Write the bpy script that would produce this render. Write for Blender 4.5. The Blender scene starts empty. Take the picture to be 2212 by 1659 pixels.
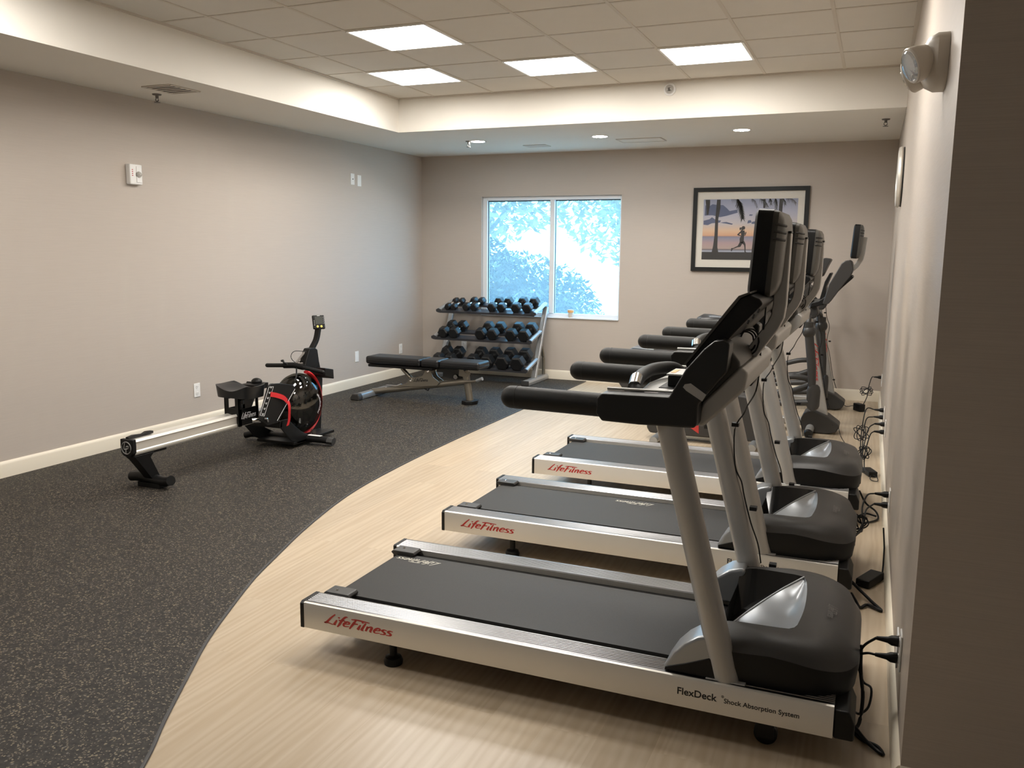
import bpy, bmesh, math, random
from mathutils import Vector, Matrix
random.seed(7)
S = bpy.context.scene
COL = S.collection
PI = math.pi

# ------------------------------------------------------------------ camera
F_PX = 1862.658
CR = ((0.92177944, 0.06768885, -0.38176025),
      (0.38761688, -0.13877316, 0.91131508),
      (0.0087078, -0.98800821, -0.15415559))      # columns: image right, image down, forward
H = 1.53
cam_d = bpy.data.cameras.new('camera')
cam_d.sensor_width = 36.0
cam_d.lens = F_PX / 2212.0 * 36.0
cam_d.clip_start = 0.02
cam_d.clip_end = 200
cam = bpy.data.objects.new('camera', cam_d)
COL.objects.link(cam)
cam.matrix_world = Matrix(((CR[0][0], -CR[0][1], -CR[0][2], 0),
                           (CR[1][0], -CR[1][1], -CR[1][2], 0),
                           (CR[2][0], -CR[2][1], -CR[2][2], H),
                           (0, 0, 0, 1)))
S.camera = cam

# ------------------------------------------------------------------ world, exposure, light levels
S.view_settings.view_transform = 'Standard'
S.view_settings.look = 'None'
S.view_settings.gamma = 1.0
S.view_settings.use_curve_mapping = False
S.view_settings.exposure = 0.0
W = bpy.data.worlds.new('sky')
S.world = W
W.use_nodes = True
bg = W.node_tree.nodes['Background']
bg.inputs[0].default_value = (0.26, 0.60, 1.0, 1)
bg.inputs[1].default_value = 8.4
PANEL_POWER = 34.0
DOWN_POWER = 200.0

# ------------------------------------------------------------------ room numbers
XL, YB, ZS, ZT, XT, YT = -5.254, 9.608, 2.642, 2.958, -4.376, 7.542
YC = 2.47                                    # where the right wall ends in a corner
YF = -3.2
XA = 1.5
def wx(y): return 0.113 + 0.0056 * (YB - y)

# ------------------------------------------------------------------ materials
def nodes_of(name):
    m = bpy.data.materials.new(name)
    m.use_nodes = True
    nt = m.node_tree
    return m, nt, nt.nodes['Principled BSDF']

def mat(name, col, rough=0.5, metal=0.0, spec=0.5, bump=0.0, bscale=200.0, var=0.0, vscale=30.0, coat=0.0):
    m, nt, p = nodes_of(name)
    p.inputs['Base Color'].default_value = (*col, 1)
    p.inputs['Roughness'].default_value = rough
    p.inputs['Metallic'].default_value = metal
    p.inputs['Specular IOR Level'].default_value = spec
    p.inputs['Coat Weight'].default_value = coat
    p.inputs['Coat Roughness'].default_value = 0.1
    tc = nt.nodes.new('ShaderNodeTexCoord')
    if var > 0:
        n = nt.nodes.new('ShaderNodeTexNoise')
        n.inputs['Scale'].default_value = vscale
        nt.links.new(tc.outputs['Object'], n.inputs['Vector'])
        mp = nt.nodes.new('ShaderNodeMapRange')
        mp.inputs['To Min'].default_value = 1 - var
        mp.inputs['To Max'].default_value = 1 + var
        nt.links.new(n.outputs['Fac'], mp.inputs['Value'])
        mx = nt.nodes.new('ShaderNodeVectorMath')
        mx.operation = 'SCALE'
        mx.inputs[0].default_value = col
        nt.links.new(mp.outputs[0], mx.inputs['Scale'])
        nt.links.new(mx.outputs[0], p.inputs['Base Color'])
    if bump > 0:
        n2 = nt.nodes.new('ShaderNodeTexNoise')
        n2.inputs['Scale'].default_value = bscale
        nt.links.new(tc.outputs['Object'], n2.inputs['Vector'])
        b = nt.nodes.new('ShaderNodeBump')
        b.inputs['Strength'].default_value = bump
        b.inputs['Distance'].default_value = 0.002
        nt.links.new(n2.outputs['Fac'], b.inputs['Height'])
        nt.links.new(b.outputs[0], p.inputs['Normal'])
    return m

def emis(name, col, strength):
    m = bpy.data.materials.new(name)
    m.use_nodes = True
    nt = m.node_tree
    nt.nodes.clear()
    e = nt.nodes.new('ShaderNodeEmission')
    e.inputs[0].default_value = (*col, 1)
    e.inputs[1].default_value = strength
    o = nt.nodes.new('ShaderNodeOutputMaterial')
    nt.links.new(e.outputs[0], o.inputs[0])
    return m

def m_wallpaper(name, c1, c2, rough, along='Y'):
    m, nt, p = nodes_of(name)
    tc = nt.nodes.new('ShaderNodeTexCoord')
    mp = nt.nodes.new('ShaderNodeMapping')
    mp.inputs['Scale'].default_value = (5, 5, 420)
    nt.links.new(tc.outputs['Object'], mp.inputs[0])
    n = nt.nodes.new('ShaderNodeTexNoise')
    n.inputs['Scale'].default_value = 1.0
    n.inputs['Detail'].default_value = 3
    nt.links.new(mp.outputs[0], n.inputs['Vector'])
    r = nt.nodes.new('ShaderNodeValToRGB')
    r.color_ramp.elements[0].position = 0.3
    r.color_ramp.elements[0].color = (*c1, 1)
    r.color_ramp.elements[1].position = 0.7
    r.color_ramp.elements[1].color = (*c2, 1)
    nt.links.new(n.outputs['Fac'], r.inputs[0])
    nt.links.new(r.outputs[0], p.inputs['Base Color'])
    b = nt.nodes.new('ShaderNodeBump')
    b.inputs['Strength'].default_value = 0.15
    b.inputs['Distance'].default_value = 0.001
    nt.links.new(n.outputs['Fac'], b.inputs['Height'])
    nt.links.new(b.outputs[0], p.inputs['Normal'])
    p.inputs['Roughness'].default_value = rough
    p.inputs['Specular IOR Level'].default_value = 0.4
    return m

def m_wood():
    m, nt, p = nodes_of('pale vinyl planks')
    L = nt.links.new
    tc = nt.nodes.new('ShaderNodeTexCoord')
    rot = nt.nodes.new('ShaderNodeMapping')
    rot.inputs['Rotation'].default_value = (0, 0, PI / 2)
    L(tc.outputs['Object'], rot.inputs[0])
    br = nt.nodes.new('ShaderNodeTexBrick')
    br.offset = 0.37
    br.inputs['Scale'].default_value = 1.0
    br.inputs['Brick Width'].default_value = 1.22
    br.inputs['Row Height'].default_value = 0.18
    br.inputs['Mortar Size'].default_value = 0.0008
    br.inputs['Color1'].default_value = (0.0, 0, 0, 1)
    br.inputs['Color2'].default_value = (1.0, 1, 1, 1)
    br.inputs['Mortar'].default_value = (0.3, 0.3, 0.3, 1)
    L(rot.outputs[0], br.inputs['Vector'])
    off = nt.nodes.new('ShaderNodeVectorMath'); off.operation = 'MULTIPLY'
    off.inputs[1].default_value = (7.3, 3.1, 5.0)
    L(br.outputs['Color'], off.inputs[0])
    add = nt.nodes.new('ShaderNodeVectorMath'); add.operation = 'ADD'
    L(tc.outputs['Object'], add.inputs[0]); L(off.outputs[0], add.inputs[1])
    st = nt.nodes.new('ShaderNodeMapping')
    st.inputs['Scale'].default_value = (16, 1.6, 1)
    L(add.outputs[0], st.inputs[0])
    n = nt.nodes.new('ShaderNodeTexNoise')
    n.inputs['Scale'].default_value = 1.2; n.inputs['Detail'].default_value = 7; n.inputs['Distortion'].default_value = 0.9
    L(st.outputs[0], n.inputs['Vector'])
    wv = nt.nodes.new('ShaderNodeTexWave')
    wv.inputs['Scale'].default_value = 0.55; wv.inputs['Distortion'].default_value = 16; wv.inputs['Detail'].default_value = 3
    wv.inputs['Detail Scale'].default_value = 0.8
    L(st.outputs[0], wv.inputs['Vector'])
    mxf = nt.nodes.new('ShaderNodeMix'); mxf.data_type = 'FLOAT'
    mxf.inputs[0].default_value = 0.28
    L(n.outputs['Fac'], mxf.inputs[2]); L(wv.outputs['Fac'], mxf.inputs[3])
    r = nt.nodes.new('ShaderNodeValToRGB')
    r.color_ramp.elements[0].position = 0.25; r.color_ramp.elements[0].color = (0.44, 0.345, 0.235, 1)
    r.color_ramp.elements[1].position = 0.75; r.color_ramp.elements[1].color = (0.54, 0.45, 0.335, 1)
    L(mxf.outputs[0], r.inputs[0])
    hv = nt.nodes.new('ShaderNodeMapRange')
    hv.inputs['To Min'].default_value = 0.93; hv.inputs['To Max'].default_value = 1.06
    L(br.outputs['Color'], hv.inputs['Value'])
    sc = nt.nodes.new('ShaderNodeVectorMath'); sc.operation = 'SCALE'
    L(r.outputs[0], sc.inputs[0]); L(hv.outputs[0], sc.inputs['Scale'])
    L(sc.outputs[0], p.inputs['Base Color'])
    p.inputs['Roughness'].default_value = 0.35
    p.inputs['Specular IOR Level'].default_value = 0.5
    b = nt.nodes.new('ShaderNodeBump'); b.inputs['Strength'].default_value = 0.12; b.inputs['Distance'].default_value = 0.001
    L(n.outputs['Fac'], b.inputs['Height']); L(b.outputs[0], p.inputs['Normal'])
    return m

def m_rubber():
    m, nt, p = nodes_of('flecked rubber')
    L = nt.links.new
    tc = nt.nodes.new('ShaderNodeTexCoord')
    base = nt.nodes.new('ShaderNodeTexNoise'); base.inputs['Scale'].default_value = 60; base.inputs['Detail'].default_value = 4
    L(tc.outputs['Object'], base.inputs['Vector'])
    r0 = nt.nodes.new('ShaderNodeValToRGB')
    r0.color_ramp.elements[0].position = 0.35; r0.color_ramp.elements[0].color = (0.009, 0.008, 0.007, 1)
    r0.color_ramp.elements[1].position = 0.7; r0.color_ramp.elements[1].color = (0.034, 0.029, 0.024, 1)
    L(base.outputs['Fac'], r0.inputs[0])
    cur = r0.outputs[0]
    for sc_, thr, colr in ((80, 0.13, (0.22, 0.185, 0.125, 1)), (60, 0.09, (0.13, 0.12, 0.11, 1)), (120, 0.13, (0.20, 0.165, 0.12, 1))):
        v = nt.nodes.new('ShaderNodeTexVoronoi'); v.inputs['Scale'].default_value = sc_
        nz = nt.nodes.new('ShaderNodeTexNoise'); nz.inputs['Scale'].default_value = sc_ * 1.3
        ad = nt.nodes.new('ShaderNodeVectorMath'); ad.operation = 'MULTIPLY_ADD'
        ad.inputs[1].default_value = (0.012, 0.012, 0.012)
        L(tc.outputs['Object'], nz.inputs['Vector'])
        L(nz.outputs['Color'], ad.inputs[0]); L(tc.outputs['Object'], ad.inputs[2])
        L(ad.outputs[0], v.inputs['Vector'])
        sp = nt.nodes.new('ShaderNodeSeparateColor'); L(v.outputs['Color'], sp.inputs[0])
        lt = nt.nodes.new('ShaderNodeMath'); lt.operation = 'LESS_THAN'; lt.inputs[1].default_value = 0.42 if sc_ == 120 else 0.30
        L(sp.outputs[0], lt.inputs[0])
        l2 = nt.nodes.new('ShaderNodeMath'); l2.operation = 'LESS_THAN'; l2.inputs[1].default_value = thr * 2.6
        L(v.outputs['Distance'], l2.inputs[0])
        mu = nt.nodes.new('ShaderNodeMath'); mu.operation = 'MULTIPLY'; L(lt.outputs[0], mu.inputs[0]); L(l2.outputs[0], mu.inputs[1])
        mu2 = nt.nodes.new('ShaderNodeMath'); mu2.operation = 'MULTIPLY'; mu2.inputs[1].default_value = 0.8; L(mu.outputs[0], mu2.inputs[0])
        mx = nt.nodes.new('ShaderNodeMix'); mx.data_type = 'RGBA'
        L(mu2.outputs[0], mx.inputs[0]); L(cur, mx.inputs[6]); mx.inputs[7].default_value = colr
        cur = mx.outputs[2]
    L(cur, p.inputs['Base Color'])
    p.inputs['Roughness'].default_value = 0.62
    p.inputs['Specular IOR Level'].default_value = 0.35
    b = nt.nodes.new('ShaderNodeBump'); b.inputs['Strength'].default_value = 0.35; b.inputs['Distance'].default_value = 0.002
    L(base.outputs['Fac'], b.inputs['Height']); L(b.outputs[0], p.inputs['Normal'])
    return m

def m_brushed(name, col, rough, axis_scale=(1, 400, 400), metal=1.0):
    m, nt, p = nodes_of(name)
    L = nt.links.new
    tc = nt.nodes.new('ShaderNodeTexCoord'); mp = nt.nodes.new('ShaderNodeMapping')
    mp.inputs['Scale'].default_value = axis_scale
    L(tc.outputs['Object'], mp.inputs[0])
    n = nt.nodes.new('ShaderNodeTexNoise'); n.inputs['Scale'].default_value = 1; L(mp.outputs[0], n.inputs['Vector'])
    mr = nt.nodes.new('ShaderNodeMapRange'); mr.inputs['To Min'].default_value = rough - 0.06; mr.inputs['To Max'].default_value = rough + 0.08
    L(n.outputs['Fac'], mr.inputs['Value']); L(mr.outputs[0], p.inputs['Roughness'])
    p.inputs['Base Color'].default_value = (*col, 1)
    p.inputs['Metallic'].default_value = metal
    return m

def m_glass(name, tint, veil=0.0, gloss=0.06):
    m = bpy.data.materials.new(name); m.use_nodes = True
    nt = m.node_tree; nt.nodes.clear(); L = nt.links.new
    t = nt.nodes.new('ShaderNodeBsdfTransparent'); t.inputs[0].default_value = (*tint, 1)
    g = nt.nodes.new('ShaderNodeBsdfGlossy'); g.inputs['Roughness'].default_value = 0.02
    mx = nt.nodes.new('ShaderNodeMixShader'); mx.inputs[0].default_value = gloss
    L(t.outputs[0], mx.inputs[1]); L(g.outputs[0], mx.inputs[2])
    last = mx
    if veil > 0:
        tr = nt.nodes.new('ShaderNodeBsdfTranslucent'); tr.inputs[0].default_value = (0.9, 0.95, 1.0, 1)
        m2 = nt.nodes.new('ShaderNodeMixShader'); m2.inputs[0].default_value = veil
        L(mx.outputs[0], m2.inputs[1]); L(tr.outputs[0], m2.inputs[2]); last = m2
    o = nt.nodes.new('ShaderNodeOutputMaterial'); L(last.outputs[0], o.inputs[0])
    return m

M = {}
M['wall'] = m_wallpaper('woven taupe wallpaper', (0.495, 0.435, 0.380), (0.525, 0.462, 0.404), 0.62)
M['wall_r'] = m_wallpaper('woven taupe wallpaper, vinyl', (0.465, 0.405, 0.345), (0.515, 0.45, 0.385), 0.42)
M['white'] = mat('cream ceiling paint', (0.80, 0.765, 0.70), 0.8, var=0.02, vscale=3)
M['tile'] = mat('ceiling tile', (0.70, 0.665, 0.61), 0.9, bump=0.3, bscale=300, var=0.02, vscale=8)
M['grid'] = mat('ceiling grid paint', (0.62, 0.57, 0.50), 0.6)
M['bounce'] = mat('cool grey hall paint', (0.50, 0.52, 0.56), 0.7)  # invented for unseen walls, so their bounce cools the dark corner face
M['base'] = mat('cream gloss trim', (0.80, 0.73, 0.60), 0.4)
M['wood'] = m_wood()
M['rubber'] = m_rubber()
M['seam'] = mat('dark seam', (0.012, 0.011, 0.010), 0.8)
M['edge'] = mat('dark edge strip', (0.05, 0.05, 0.052), 0.5)
M['frame_white'] = mat('white window vinyl', (0.78, 0.80, 0.82), 0.35)
M['glass'] = m_glass('window glass with daylight veil', (0.93, 1.0, 1.0), veil=0.115, gloss=0.04)  # translucent veil mixed into the glass to imitate overexposed daylight
M['clear'] = m_glass('clear glass', (0.98, 0.98, 0.98), gloss=0.05)
M['clear_plastic'] = m_glass('clear plastic', (0.75, 0.74, 0.72), gloss=0.25)
M['plate'] = mat('white plastic plate', (0.85, 0.84, 0.82), 0.35)
M['ivory'] = mat('grey beige plastic', (0.60, 0.55, 0.48), 0.4)
M['slot'] = mat('socket slot', (0.02, 0.02, 0.02), 0.6)
M['gun'] = mat('dark vent metal', (0.16, 0.145, 0.13), 0.5)
M['panel'] = emis('light diffuser', (1.0, 0.952, 0.885), PANEL_POWER)
M['down'] = emis('downlight lens', (0.93, 0.97, 1.0), DOWN_POWER)
M['alu'] = m_brushed('brushed aluminium', (0.78, 0.75, 0.69), 0.40, metal=0.55)
M['alu_top'] = m_brushed('ribbed aluminium', (0.26, 0.26, 0.265), 0.30, (1, 900, 900))
M['silver'] = mat('silver grey paint', (0.44, 0.435, 0.42), 0.38, metal=0.45, bump=0.05, bscale=600)
M['silver2'] = mat('warm grey plastic', (0.062, 0.059, 0.052), 0.42, metal=0.0)
M['scoop'] = mat('silver lacquer', (0.36, 0.38, 0.40), 0.30, metal=0.6)
M['char'] = mat('charcoal plastic', (0.034, 0.033, 0.032), 0.42, bump=0.12, bscale=500)
M['black'] = mat('black plastic', (0.005, 0.005, 0.005), 0.45, spec=0.3, bump=0.1, bscale=600)
M['gloss_black'] = mat('glossy black', (0.008, 0.008, 0.008), 0.12)
M['housing'] = mat('satin black plastic', (0.010, 0.010, 0.0095), 0.36, bump=0.06, bscale=600)
M['foam'] = mat('black rubber grip', (0.009, 0.009, 0.008), 0.55, spec=0.35, bump=0.25, bscale=700)
M['belt'] = mat('dark grey belt', (0.030, 0.0295, 0.029), 0.6, spec=0.35, var=0.22, vscale=220, bump=0.2, bscale=500)
M['red'] = mat('red ink', (0.48, 0.035, 0.03), 0.5)
M['ink'] = mat('black ink', (0.01, 0.01, 0.012), 0.5)
M['pale'] = mat('pale ink', (0.58, 0.56, 0.48), 0.6)
M['lemboss'] = mat('embossed charcoal', (0.11, 0.105, 0.10), 0.4)
M['vinyl'] = mat('black upholstery vinyl', (0.010, 0.0105, 0.012), 0.38, bump=0.08, bscale=250)
M['pewter'] = mat('pewter metallic paint', (0.30, 0.275, 0.23), 0.33, metal=0.75)
M['chrome'] = mat('chrome', (0.75, 0.75, 0.75), 0.12, metal=1.0)
M['rack'] = mat('silver rack paint', (0.50, 0.50, 0.49), 0.33, metal=0.6)
M['rackbar'] = mat('dark rack tray', (0.045, 0.045, 0.05), 0.35)
M['hex'] = mat('black rubber hex', (0.006, 0.0065, 0.0075), 0.42, bump=0.1, bscale=300)
M['strap'] = mat('red webbing', (0.62, 0.02, 0.025), 0.5, bump=0.3, bscale=600)
M['tank'] = m_glass('smoked tank plastic', (0.26, 0.26, 0.23), gloss=0.10)
M['tankin'] = mat('dark tank back', (0.02, 0.02, 0.018), 0.25)
M['water'] = mat('water in tank', (0.05, 0.065, 0.045), 0.08)
M['whitebit'] = mat('white print', (0.8, 0.8, 0.8), 0.5)
M['yellow'] = mat('yellow key', (0.85, 0.68, 0.15), 0.4)
M['orange'] = mat('orange print', (0.85, 0.45, 0.15), 0.5)
M['lcd'] = mat('grey lcd', (0.07, 0.075, 0.07), 0.15)
M['leaf'] = mat('leaf green', (0.085, 0.070, 0.032), 0.5, var=0.6, vscale=4)
M['leaf2'] = mat('pale leaf', (0.42, 0.37, 0.21), 0.5, var=0.2, vscale=4)
M['bark'] = mat('bark', (0.25, 0.24, 0.22), 0.9)
M['ground'] = mat('pale ground', (0.75, 0.55, 0.4), 0.9)  # one even pale tan colour
M['paper'] = mat('paper cup', (0.72, 0.66, 0.58), 0.6)
M['mattboard'] = mat('cream mat board', (0.80, 0.75, 0.66), 0.8)
M['pframe'] = mat('black picture frame', (0.012, 0.012, 0.011), 0.4, spec=0.3)
M['sil'] = mat('silhouette print', (0.045, 0.04, 0.037), 0.5)
M['silpalm'] = mat('palm frond print', (0.10, 0.10, 0.09), 0.5)

# ------------------------------------------------------------------ mesh helpers
def box(bm, x0, x1, y0, y1, z0, z1, mi=0):
    v = [bm.verts.new(p) for p in ((x0, y0, z0), (x1, y0, z0), (x1, y1, z0), (x0, y1, z0),
                                   (x0, y0, z1), (x1, y0, z1), (x1, y1, z1), (x0, y1, z1))]
    for f in ((0, 3, 2, 1), (4, 5, 6, 7), (0, 1, 5, 4), (1, 2, 6, 5), (2, 3, 7, 6), (3, 0, 4, 7)):
        bm.faces.new([v[i] for i in f]).material_index = mi

def loft(bm, rings, close=True, cap=True, mi=0):
    vr = [[bm.verts.new(p) for p in r] for r in rings]
    n = len(vr[0])
    for a, b in zip(vr, vr[1:]):
        for i in range(n if close else n - 1):
            j = (i + 1) % n
            bm.faces.new((a[i], a[j], b[j], b[i])).material_index = mi
    if cap and close:
        bm.faces.new(list(reversed(vr[0]))).material_index = mi
        bm.faces.new(vr[-1]).material_index = mi
    return vr

def prism(bm, pts, a0, a1, axis='y', mi=0):
    """pts: 2-D outline; axis y -> (x,z), axis x -> (y,z), axis z -> (x,y)"""
    def P(p, a):
        if axis == 'y': return (p[0], a, p[1])
        if axis == 'x': return (a, p[0], p[1])
        return (p[0], p[1], a)
    loft(bm, [[P(p, a0) for p in pts], [P(p, a1) for p in pts]], mi=mi)

def smooth_path(pts, k=5):
    pts = [Vector(p) for p in pts]
    if len(pts) < 3: return pts
    out = []
    ext = [pts[0] * 2 - pts[1]] + pts + [pts[-1] * 2 - pts[-2]]
    for i in range(1, len(ext) - 2):
        p0, p1, p2, p3 = ext[i - 1:i + 3]
        for j in range(k):
            t = j / k
            out.append(0.5 * ((2 * p1) + (p2 - p0) * t + (2 * p0 - 5 * p1 + 4 * p2 - p3) * t * t + (3 * p1 - p0 - 3 * p2 + p3) * t ** 3))
    out.append(pts[-1])
    return out

def tube(bm, pts, r, seg=12, sm=0, up=(0, 0, 1), r2=None, square=False, mi=0, rr=None):
    """tube along pts, radius r (number or list); r2 = second radius (flat tubes)"""
    P = smooth_path(pts, sm) if sm else [Vector(p) for p in pts]
    n = len(P)
    rad = (lambda i: r) if not isinstance(r, (list, tuple)) else (lambda i: r[0] + (r[1] - r[0]) * i / (n - 1)) if len(r) == 2 and n != 2 else (lambda i: r[i])
    rings = []
    for i in range(n):
        d = (P[min(i + 1, n - 1)] - P[max(i - 1, 0)]).normalized()
        u = Vector(up)
        if abs(d.dot(u)) > 0.96: u = Vector((1, 0, 0)) if abs(d.x) < 0.9 else Vector((0, 1, 0))
        s = d.cross(u).normalized(); t = s.cross(d).normalized()
        a = rad(i); b = a if r2 is None else r2
        ring = []
        for k in range(seg):
            an = 2 * PI * k / seg + (PI / 4 if square else 0)
            ca, sa = math.cos(an), math.sin(an)
            if square:
                ca, sa = math.copysign(1, ca), math.copysign(1, sa)
            ring.append(P[i] + s * ca * a + t * sa * b)
        rings.append(ring)
    loft(bm, rings, mi=mi)

def capsule(bm, a, b, r, seg=20):
    a, b = Vector(a), Vector(b); d = (b - a).normalized()
    pts, rs = [], []
    for k in range(6):
        an = PI / 2 * k / 6
        pts.append(a - d * r * math.cos(an)); rs.append(max(r * math.sin(an), r * 0.03))
    pts += [a, b]; rs += [r, r]
    tube(bm, pts, rs, seg)

def cyl(bm, a, b, r, seg=20, r1=None, mi=0):
    tube(bm, [a, b], [r, r if r1 is None else r1], seg, mi=mi)

def lathe(bm, prof, origin, axis='z', seg=28, mi=0):
    """prof: (radius, height) pairs"""
    rings = []
    o = Vector(origin)
    for r, h in prof:
        ring = []
        for k in range(seg):
            a = 2 * PI * k / seg
            c, s = max(r, 1e-4) * math.cos(a), max(r, 1e-4) * math.sin(a)
            p = {'z': (c, s, h), 'x': (h, c, s), 'y': (s, h, c)}[axis]
            ring.append(o + Vector(p))
        rings.append(ring)
    loft(bm, rings, mi=mi)

def sphere(bm, c, r, sx=1, sy=1, sz=1, seg=20, rings=12):
    rs = []
    for i in range(rings + 1):
        th = PI * i / rings
        rr = max(math.sin(th), 0.01) * r
        rs.append([(c[0] + sx * rr * math.cos(2 * PI * k / seg), c[1] + sy * rr * math.sin(2 * PI * k / seg), c[2] - sz * r * math.cos(th)) for k in range(seg)])
    loft(bm, rs)

def NB(): return bmesh.new()

def obj(name, bm, m, parent=None, bevel=0.0, seg=2, ang=38, sub=0):
    bmesh.ops.recalc_face_normals(bm, faces=bm.faces)
    lim = math.radians(ang)
    for f in bm.faces: f.smooth = True
    for e in bm.edges:
        if len(e.link_faces) == 2:
            e.smooth = e.calc_face_angle(0) < lim
        else:
            e.smooth = True
    me = bpy.data.meshes.new(name)
    bm.to_mesh(me); bm.free()
    for mm in (m if isinstance(m, (list, tuple)) else [m]):
        me.materials.append(M[mm] if isinstance(mm, str) else mm)
    o = bpy.data.objects.new(name, me)
    COL.objects.link(o)
    if parent is not None: o.parent = parent
    if bevel > 0:
        b = o.modifiers.new('bevel', 'BEVEL')
        b.width = bevel; b.segments = seg; b.limit_method = 'ANGLE'; b.angle_limit = math.radians(35)
        b.harden_normals = True
    if sub:
        s = o.modifiers.new('sub', 'SUBSURF'); s.levels = sub; s.render_levels = sub
    return o

def tag(o, label=None, cat=None, group=None, kind=None):
    if label: o['label'] = label
    if cat: o['category'] = cat
    if group: o['group'] = group
    if kind: o['kind'] = kind
    return o

def thing(name, label, cat, loc=(0, 0, 0), rz=0.0, group=None):
    o = bpy.data.objects.new(name, None)
    COL.objects.link(o)
    o.location = loc; o.rotation_euler = (0, 0, rz)
    o.empty_display_size = 0.1
    return tag(o, label, cat, group)

def struct(name, bm, m, **k):
    return tag(obj(name, bm, m, **k), kind='structure')

def dup(root, loc, label=None, skip=()):
    r = root.copy(); COL.objects.link(r); r.location = loc
    if label: r['label'] = label
    for ch in list(root.children):
        if ch.name.split('.')[0] in skip: continue
        c = ch.copy(); COL.objects.link(c); c.parent = r
        for g in list(ch.children):
            d = g.copy(); COL.objects.link(d); d.parent = c
    return r

# brush-script lettering drawn from strokes
GLY = {
 'L': (0.50, [[(.38, 1.02), (.22, .62), (.08, .15), (-.02, .0), (.12, .06), (.45, -.04)]]),
 'i': (0.20, [[(.06, .5), (.02, .2), (.0, .02), (.08, .0)], [(.10, .72), (.17, .80)]]),
 'f': (0.26, [[(.38, .98), (.26, .95), (.14, .6), (.06, .1), (.0, -.18)], [(-.04, .5), (.3, .56)]]),
 'e': (0.38, [[(.05, .24), (.28, .34), (.27, .5), (.14, .5), (.03, .26), (.08, .03), (.34, .1)]]),
 'F': (0.46, [[(.22, .88), (.12, .4), (.02, -.12)], [(-.04, .84), (.3, .9), (.95, .86)], [(.1, .46), (.38, .5)]]),
 't': (0.24, [[(.10, .78), (.03, .3), (.0, .02), (.1, .0)]]),
 'n': (0.38, [[(.02, .5), (-.02, .0)], [(.0, .3), (.16, .5), (.24, .44), (.22, .05), (.3, .0)]]),
 's': (0.31, [[(.28, .47), (.12, .5), (.05, .36), (.2, .22), (.2, .06), (-.02, .02)]]),
}
def script(bm, place, text='LifeFitness', w=0.062):
    x = 0
    for ch in text:
        adv, strokes = GLY[ch]
        for st in strokes:
            P = [(p.x, p.y) for p in smooth_path([(a + .18 * b, b, 0) for a, b in st], 4)]
            n = len(P)
            prev = None
            for i, (px, py) in enumerate(P):
                a = P[max(i - 1, 0)]; b = P[min(i + 1, n - 1)]
                dx, dy = b[0] - a[0], b[1] - a[1]
                l = math.hypot(dx, dy) or 1
                ww = w * (0.55 + 0.6 * math.sin(PI * min(1, (i + .6) / n)))
                q = [bm.verts.new(place(x + px - dy / l * ww, py + dx / l * ww)), bm.verts.new(place(x + px + dy / l * ww, py - dx / l * ww))]
                if prev: bm.faces.new((prev[0], prev[1], q[1], q[0]))
                prev = q
        x += adv
    return x

def text_mesh(name, txt, m, parent, mtx, size, bold=0.0, ext=0.0003):
    cu = bpy.data.curves.new('txt', 'FONT')
    cu.body = txt; cu.size = size; cu.extrude = ext; cu.offset = bold
    to = bpy.data.objects.new('txt_tmp', cu)
    COL.objects.link(to)
    dg = bpy.context.evaluated_depsgraph_get()
    me = bpy.data.meshes.new_from_object(to.evaluated_get(dg))
    bpy.data.objects.remove(to)
    me.name = name
    me.materials.clear(); me.materials.append(M[m])
    me.transform(mtx)
    o = bpy.data.objects.new(name, me); COL.objects.link(o)
    if parent is not None: o.parent = parent
    return o

# ------------------------------------------------------------------ STRUCTURE
bm = NB(); box(bm, XL - .15, XA + .15, YF - .15, YB + .15, -0.12, 0.0); struct('floor', bm, 'wood')
edge = [(-1.30, YF), (-1.36, -.4), (-1.50, .6), (-1.70, 1.3), (-1.914, 1.747), (-2.044, 1.965), (-2.181, 2.208), (-2.33, 2.48), (-2.467, 2.784), (-2.59, 3.08), (-2.69, 3.384),
        (-2.79, 3.70), (-2.90, 4.12), (-2.975, 4.5), (-3.015, 4.85), (-3.045, 5.3), (-3.06, 5.7), (-3.072, 6.24), (-3.078, 7.3), (-3.08, 8.3), (-3.083, YB)]
E3 = smooth_path([(x, y, 0) for x, y in edge], 4)
bm = NB()
lo = [bm.verts.new((XL, p.y, 0.006)) for p in E3]; hi = [bm.verts.new((p.x, p.y, 0.006)) for p in E3]; dn = [bm.verts.new((p.x, p.y, 0.0)) for p in E3]
for i in range(len(E3) - 1):
    bm.faces.new((lo[i], hi[i], hi[i + 1], lo[i + 1])); bm.faces.new((hi[i], dn[i], dn[i + 1], hi[i + 1]))
struct('floor_rubber', bm, 'rubber')
bm = NB(); tube(bm, [(p.x + .004, p.y, 0.003) for p in E3], 0.007, 8, r2=0.005); struct('trim_1', bm, 'edge')
bm = NB(); box(bm, -4.353, -4.350, 4.25, 5.45, 0.0061, 0.0066); box(bm, XL, -3.06, 6.46, 6.463, .0061, .0064); struct('trim_2', bm, 'seam')

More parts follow.
